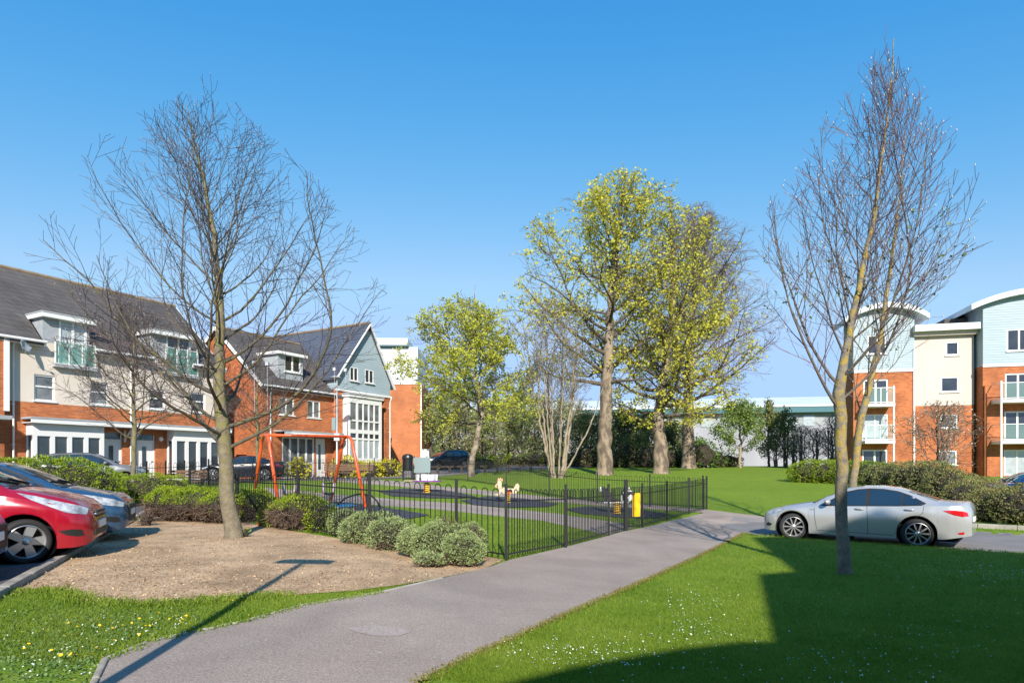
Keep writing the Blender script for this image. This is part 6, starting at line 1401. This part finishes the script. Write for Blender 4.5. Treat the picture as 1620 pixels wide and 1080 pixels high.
small_tree('green_tree','small fresh green tree with a pale stem in front of the warehouse',(x,y),6.4,2.9,M('mid_green_leaves',(.13,.21,.05),.7,island=[(.13,.21,.04),(.22,.32,.07),(.31,.40,.10)],transl=.45),6500,.16,81,base=.2,n1=22,bark=M('pale_stem',(.30,.23,.16),.85))
small_tree('conifer','slim yellowish pointed tree behind the small green tree',P(1216,62),6.6,1.3,M('yellowish_leaves',(.2,.22,.06),.7,island=[(.14,.16,.04),(.22,.24,.06),(.30,.30,.09)],transl=.35),5000,.15,82,base=.12,n1=24)
small_tree('dark_shrub','dark twiggy shrub before the warehouse wall',P(1243,59),5.4,1.7,thk,2600,.15,83,stems=5,base=.08,cat='shrub')
bt = [(1228,60,3.8),(1268,58,4.4),(1292,57,4.6),(1312,56,4.2),(1256,62,4.0),(1322,57,4.8)]; bp_ = None
dtw = M('dark_twigs',(.19,.165,.14),.9)
for px,Y,H_ in bt:
    if bp_ is None: bp_ = small_tree('bare_shrub','bare dark thicket shrub against the white warehouse wall',P(px,Y),H_,1.7,None,0,.12,84,'bare shrubs before the warehouse',stems=5,base=.05,tw=dtw,bark=dtw,sp3=.55,cat='shrub')
    else: o = copy_tree(bp_); x,y = P(px,Y); o.location=(x,y,g(x,y)); s_=H_/3.8; o.scale=(s_*R.uniform(.7,1.3),s_,s_*R.uniform(.75,1.2)); o.rotation_euler=(0,0,R.random()*6.28)
for i,(px,Y,rx,hh_,lb) in enumerate(((700,56,.8,1.2,'round green bush right of the navy car'),(720,56.5,.9,1.3,'round green bush behind the leaning trunk'),(766,54,1.1,1.0,'clipped lime bush right of the leaning trunk'),(750,55,.9,1.1,'clipped lime bush just behind the leaning trunk'))):
    bush('round_bush',lb,[(*P(px,Y),hh_*.45,rx,.9,hh_*.6)],hg,420,.15,group='green bushes at the end of the street',tuft=4)
for px,Y,hh_ in ((925,59,2.2),(960,58.5,2.0),(990,59,2.4),(1022,58.5,2.2),(1056,58.5,1.9),(1085,59.5,2.0)):
    bush('undergrowth_shrub','low mixed green shrub filling the ground behind the tall trunks',[(*P(px,Y),hh_*.4,1.6,.9,hh_*.6),(*P(px+13,Y+.6),hh_*.35,1.0,.9,hh_*.5)],cov if int(px)%2 else thk,800,.2,group='low shrubs behind the tall trunks',tuft=4)
for i,(px,Y,hh_) in enumerate(((820,64,1.2),(850,63,1.5),(880,62,1.3),(905,62,1.6),(790,66,1.1))):
    bush('undergrowth_shrub','low tangled shrub at the foot of the woodland belt',[(*P(px,Y),hh_*.4,1.5,.9,hh_*.55)],cov if i%2 else hg,450,.17,group='undergrowth shrubs below the woodland',tuft=4)
# thorny blossom tree before the flats
small_tree('blossom_tree','twiggy shrub tree with sparse pale blossom in front of the flats',P(1487,31),4.7,2.7,M('pale_blossom',(.55,.48,.42),.7,island=[(.62,.56,.52),(.30,.24,.12),(.48,.38,.30),(.20,.19,.07)],transl=.3),1500,.075,91,stems=4,base=.22,tw=M('blossom_twigs',(.16,.11,.08),.85),bark=M('blossom_bark',(.15,.11,.085),.9),sp3=.3)
# the far wood that closes the horizon
def wood(name, x0, x1, Y, h0, h1, n, label, mat):
    pts = []
    while len(pts) < n:
        x = R.uniform(x0,x1); y = Y+R.uniform(0,9); hh = h0+(h1-h0)*(.5+.5*noise.noise((x*.11,y*.1,3)))+1.5*noise.noise((x*.5,y*.3,1)); z = R.random()**.8*hh
        pts.append((x,y,1.86+z))
    o = leaves(name,np.array(pts),.5,mat,None,aspect=.8,up=.2); return tag(o,label,'wood',kind='stuff')
wood('far_wood',-58,8,96,2.5,5.5,15000,'far belt of budding trees reading as one mass behind the street',M('far_wood_leaves',(.13,.15,.06),.85,island=[(.07,.075,.04),(.13,.16,.05),(.17,.19,.08),(.16,.13,.09)],transl=.2))
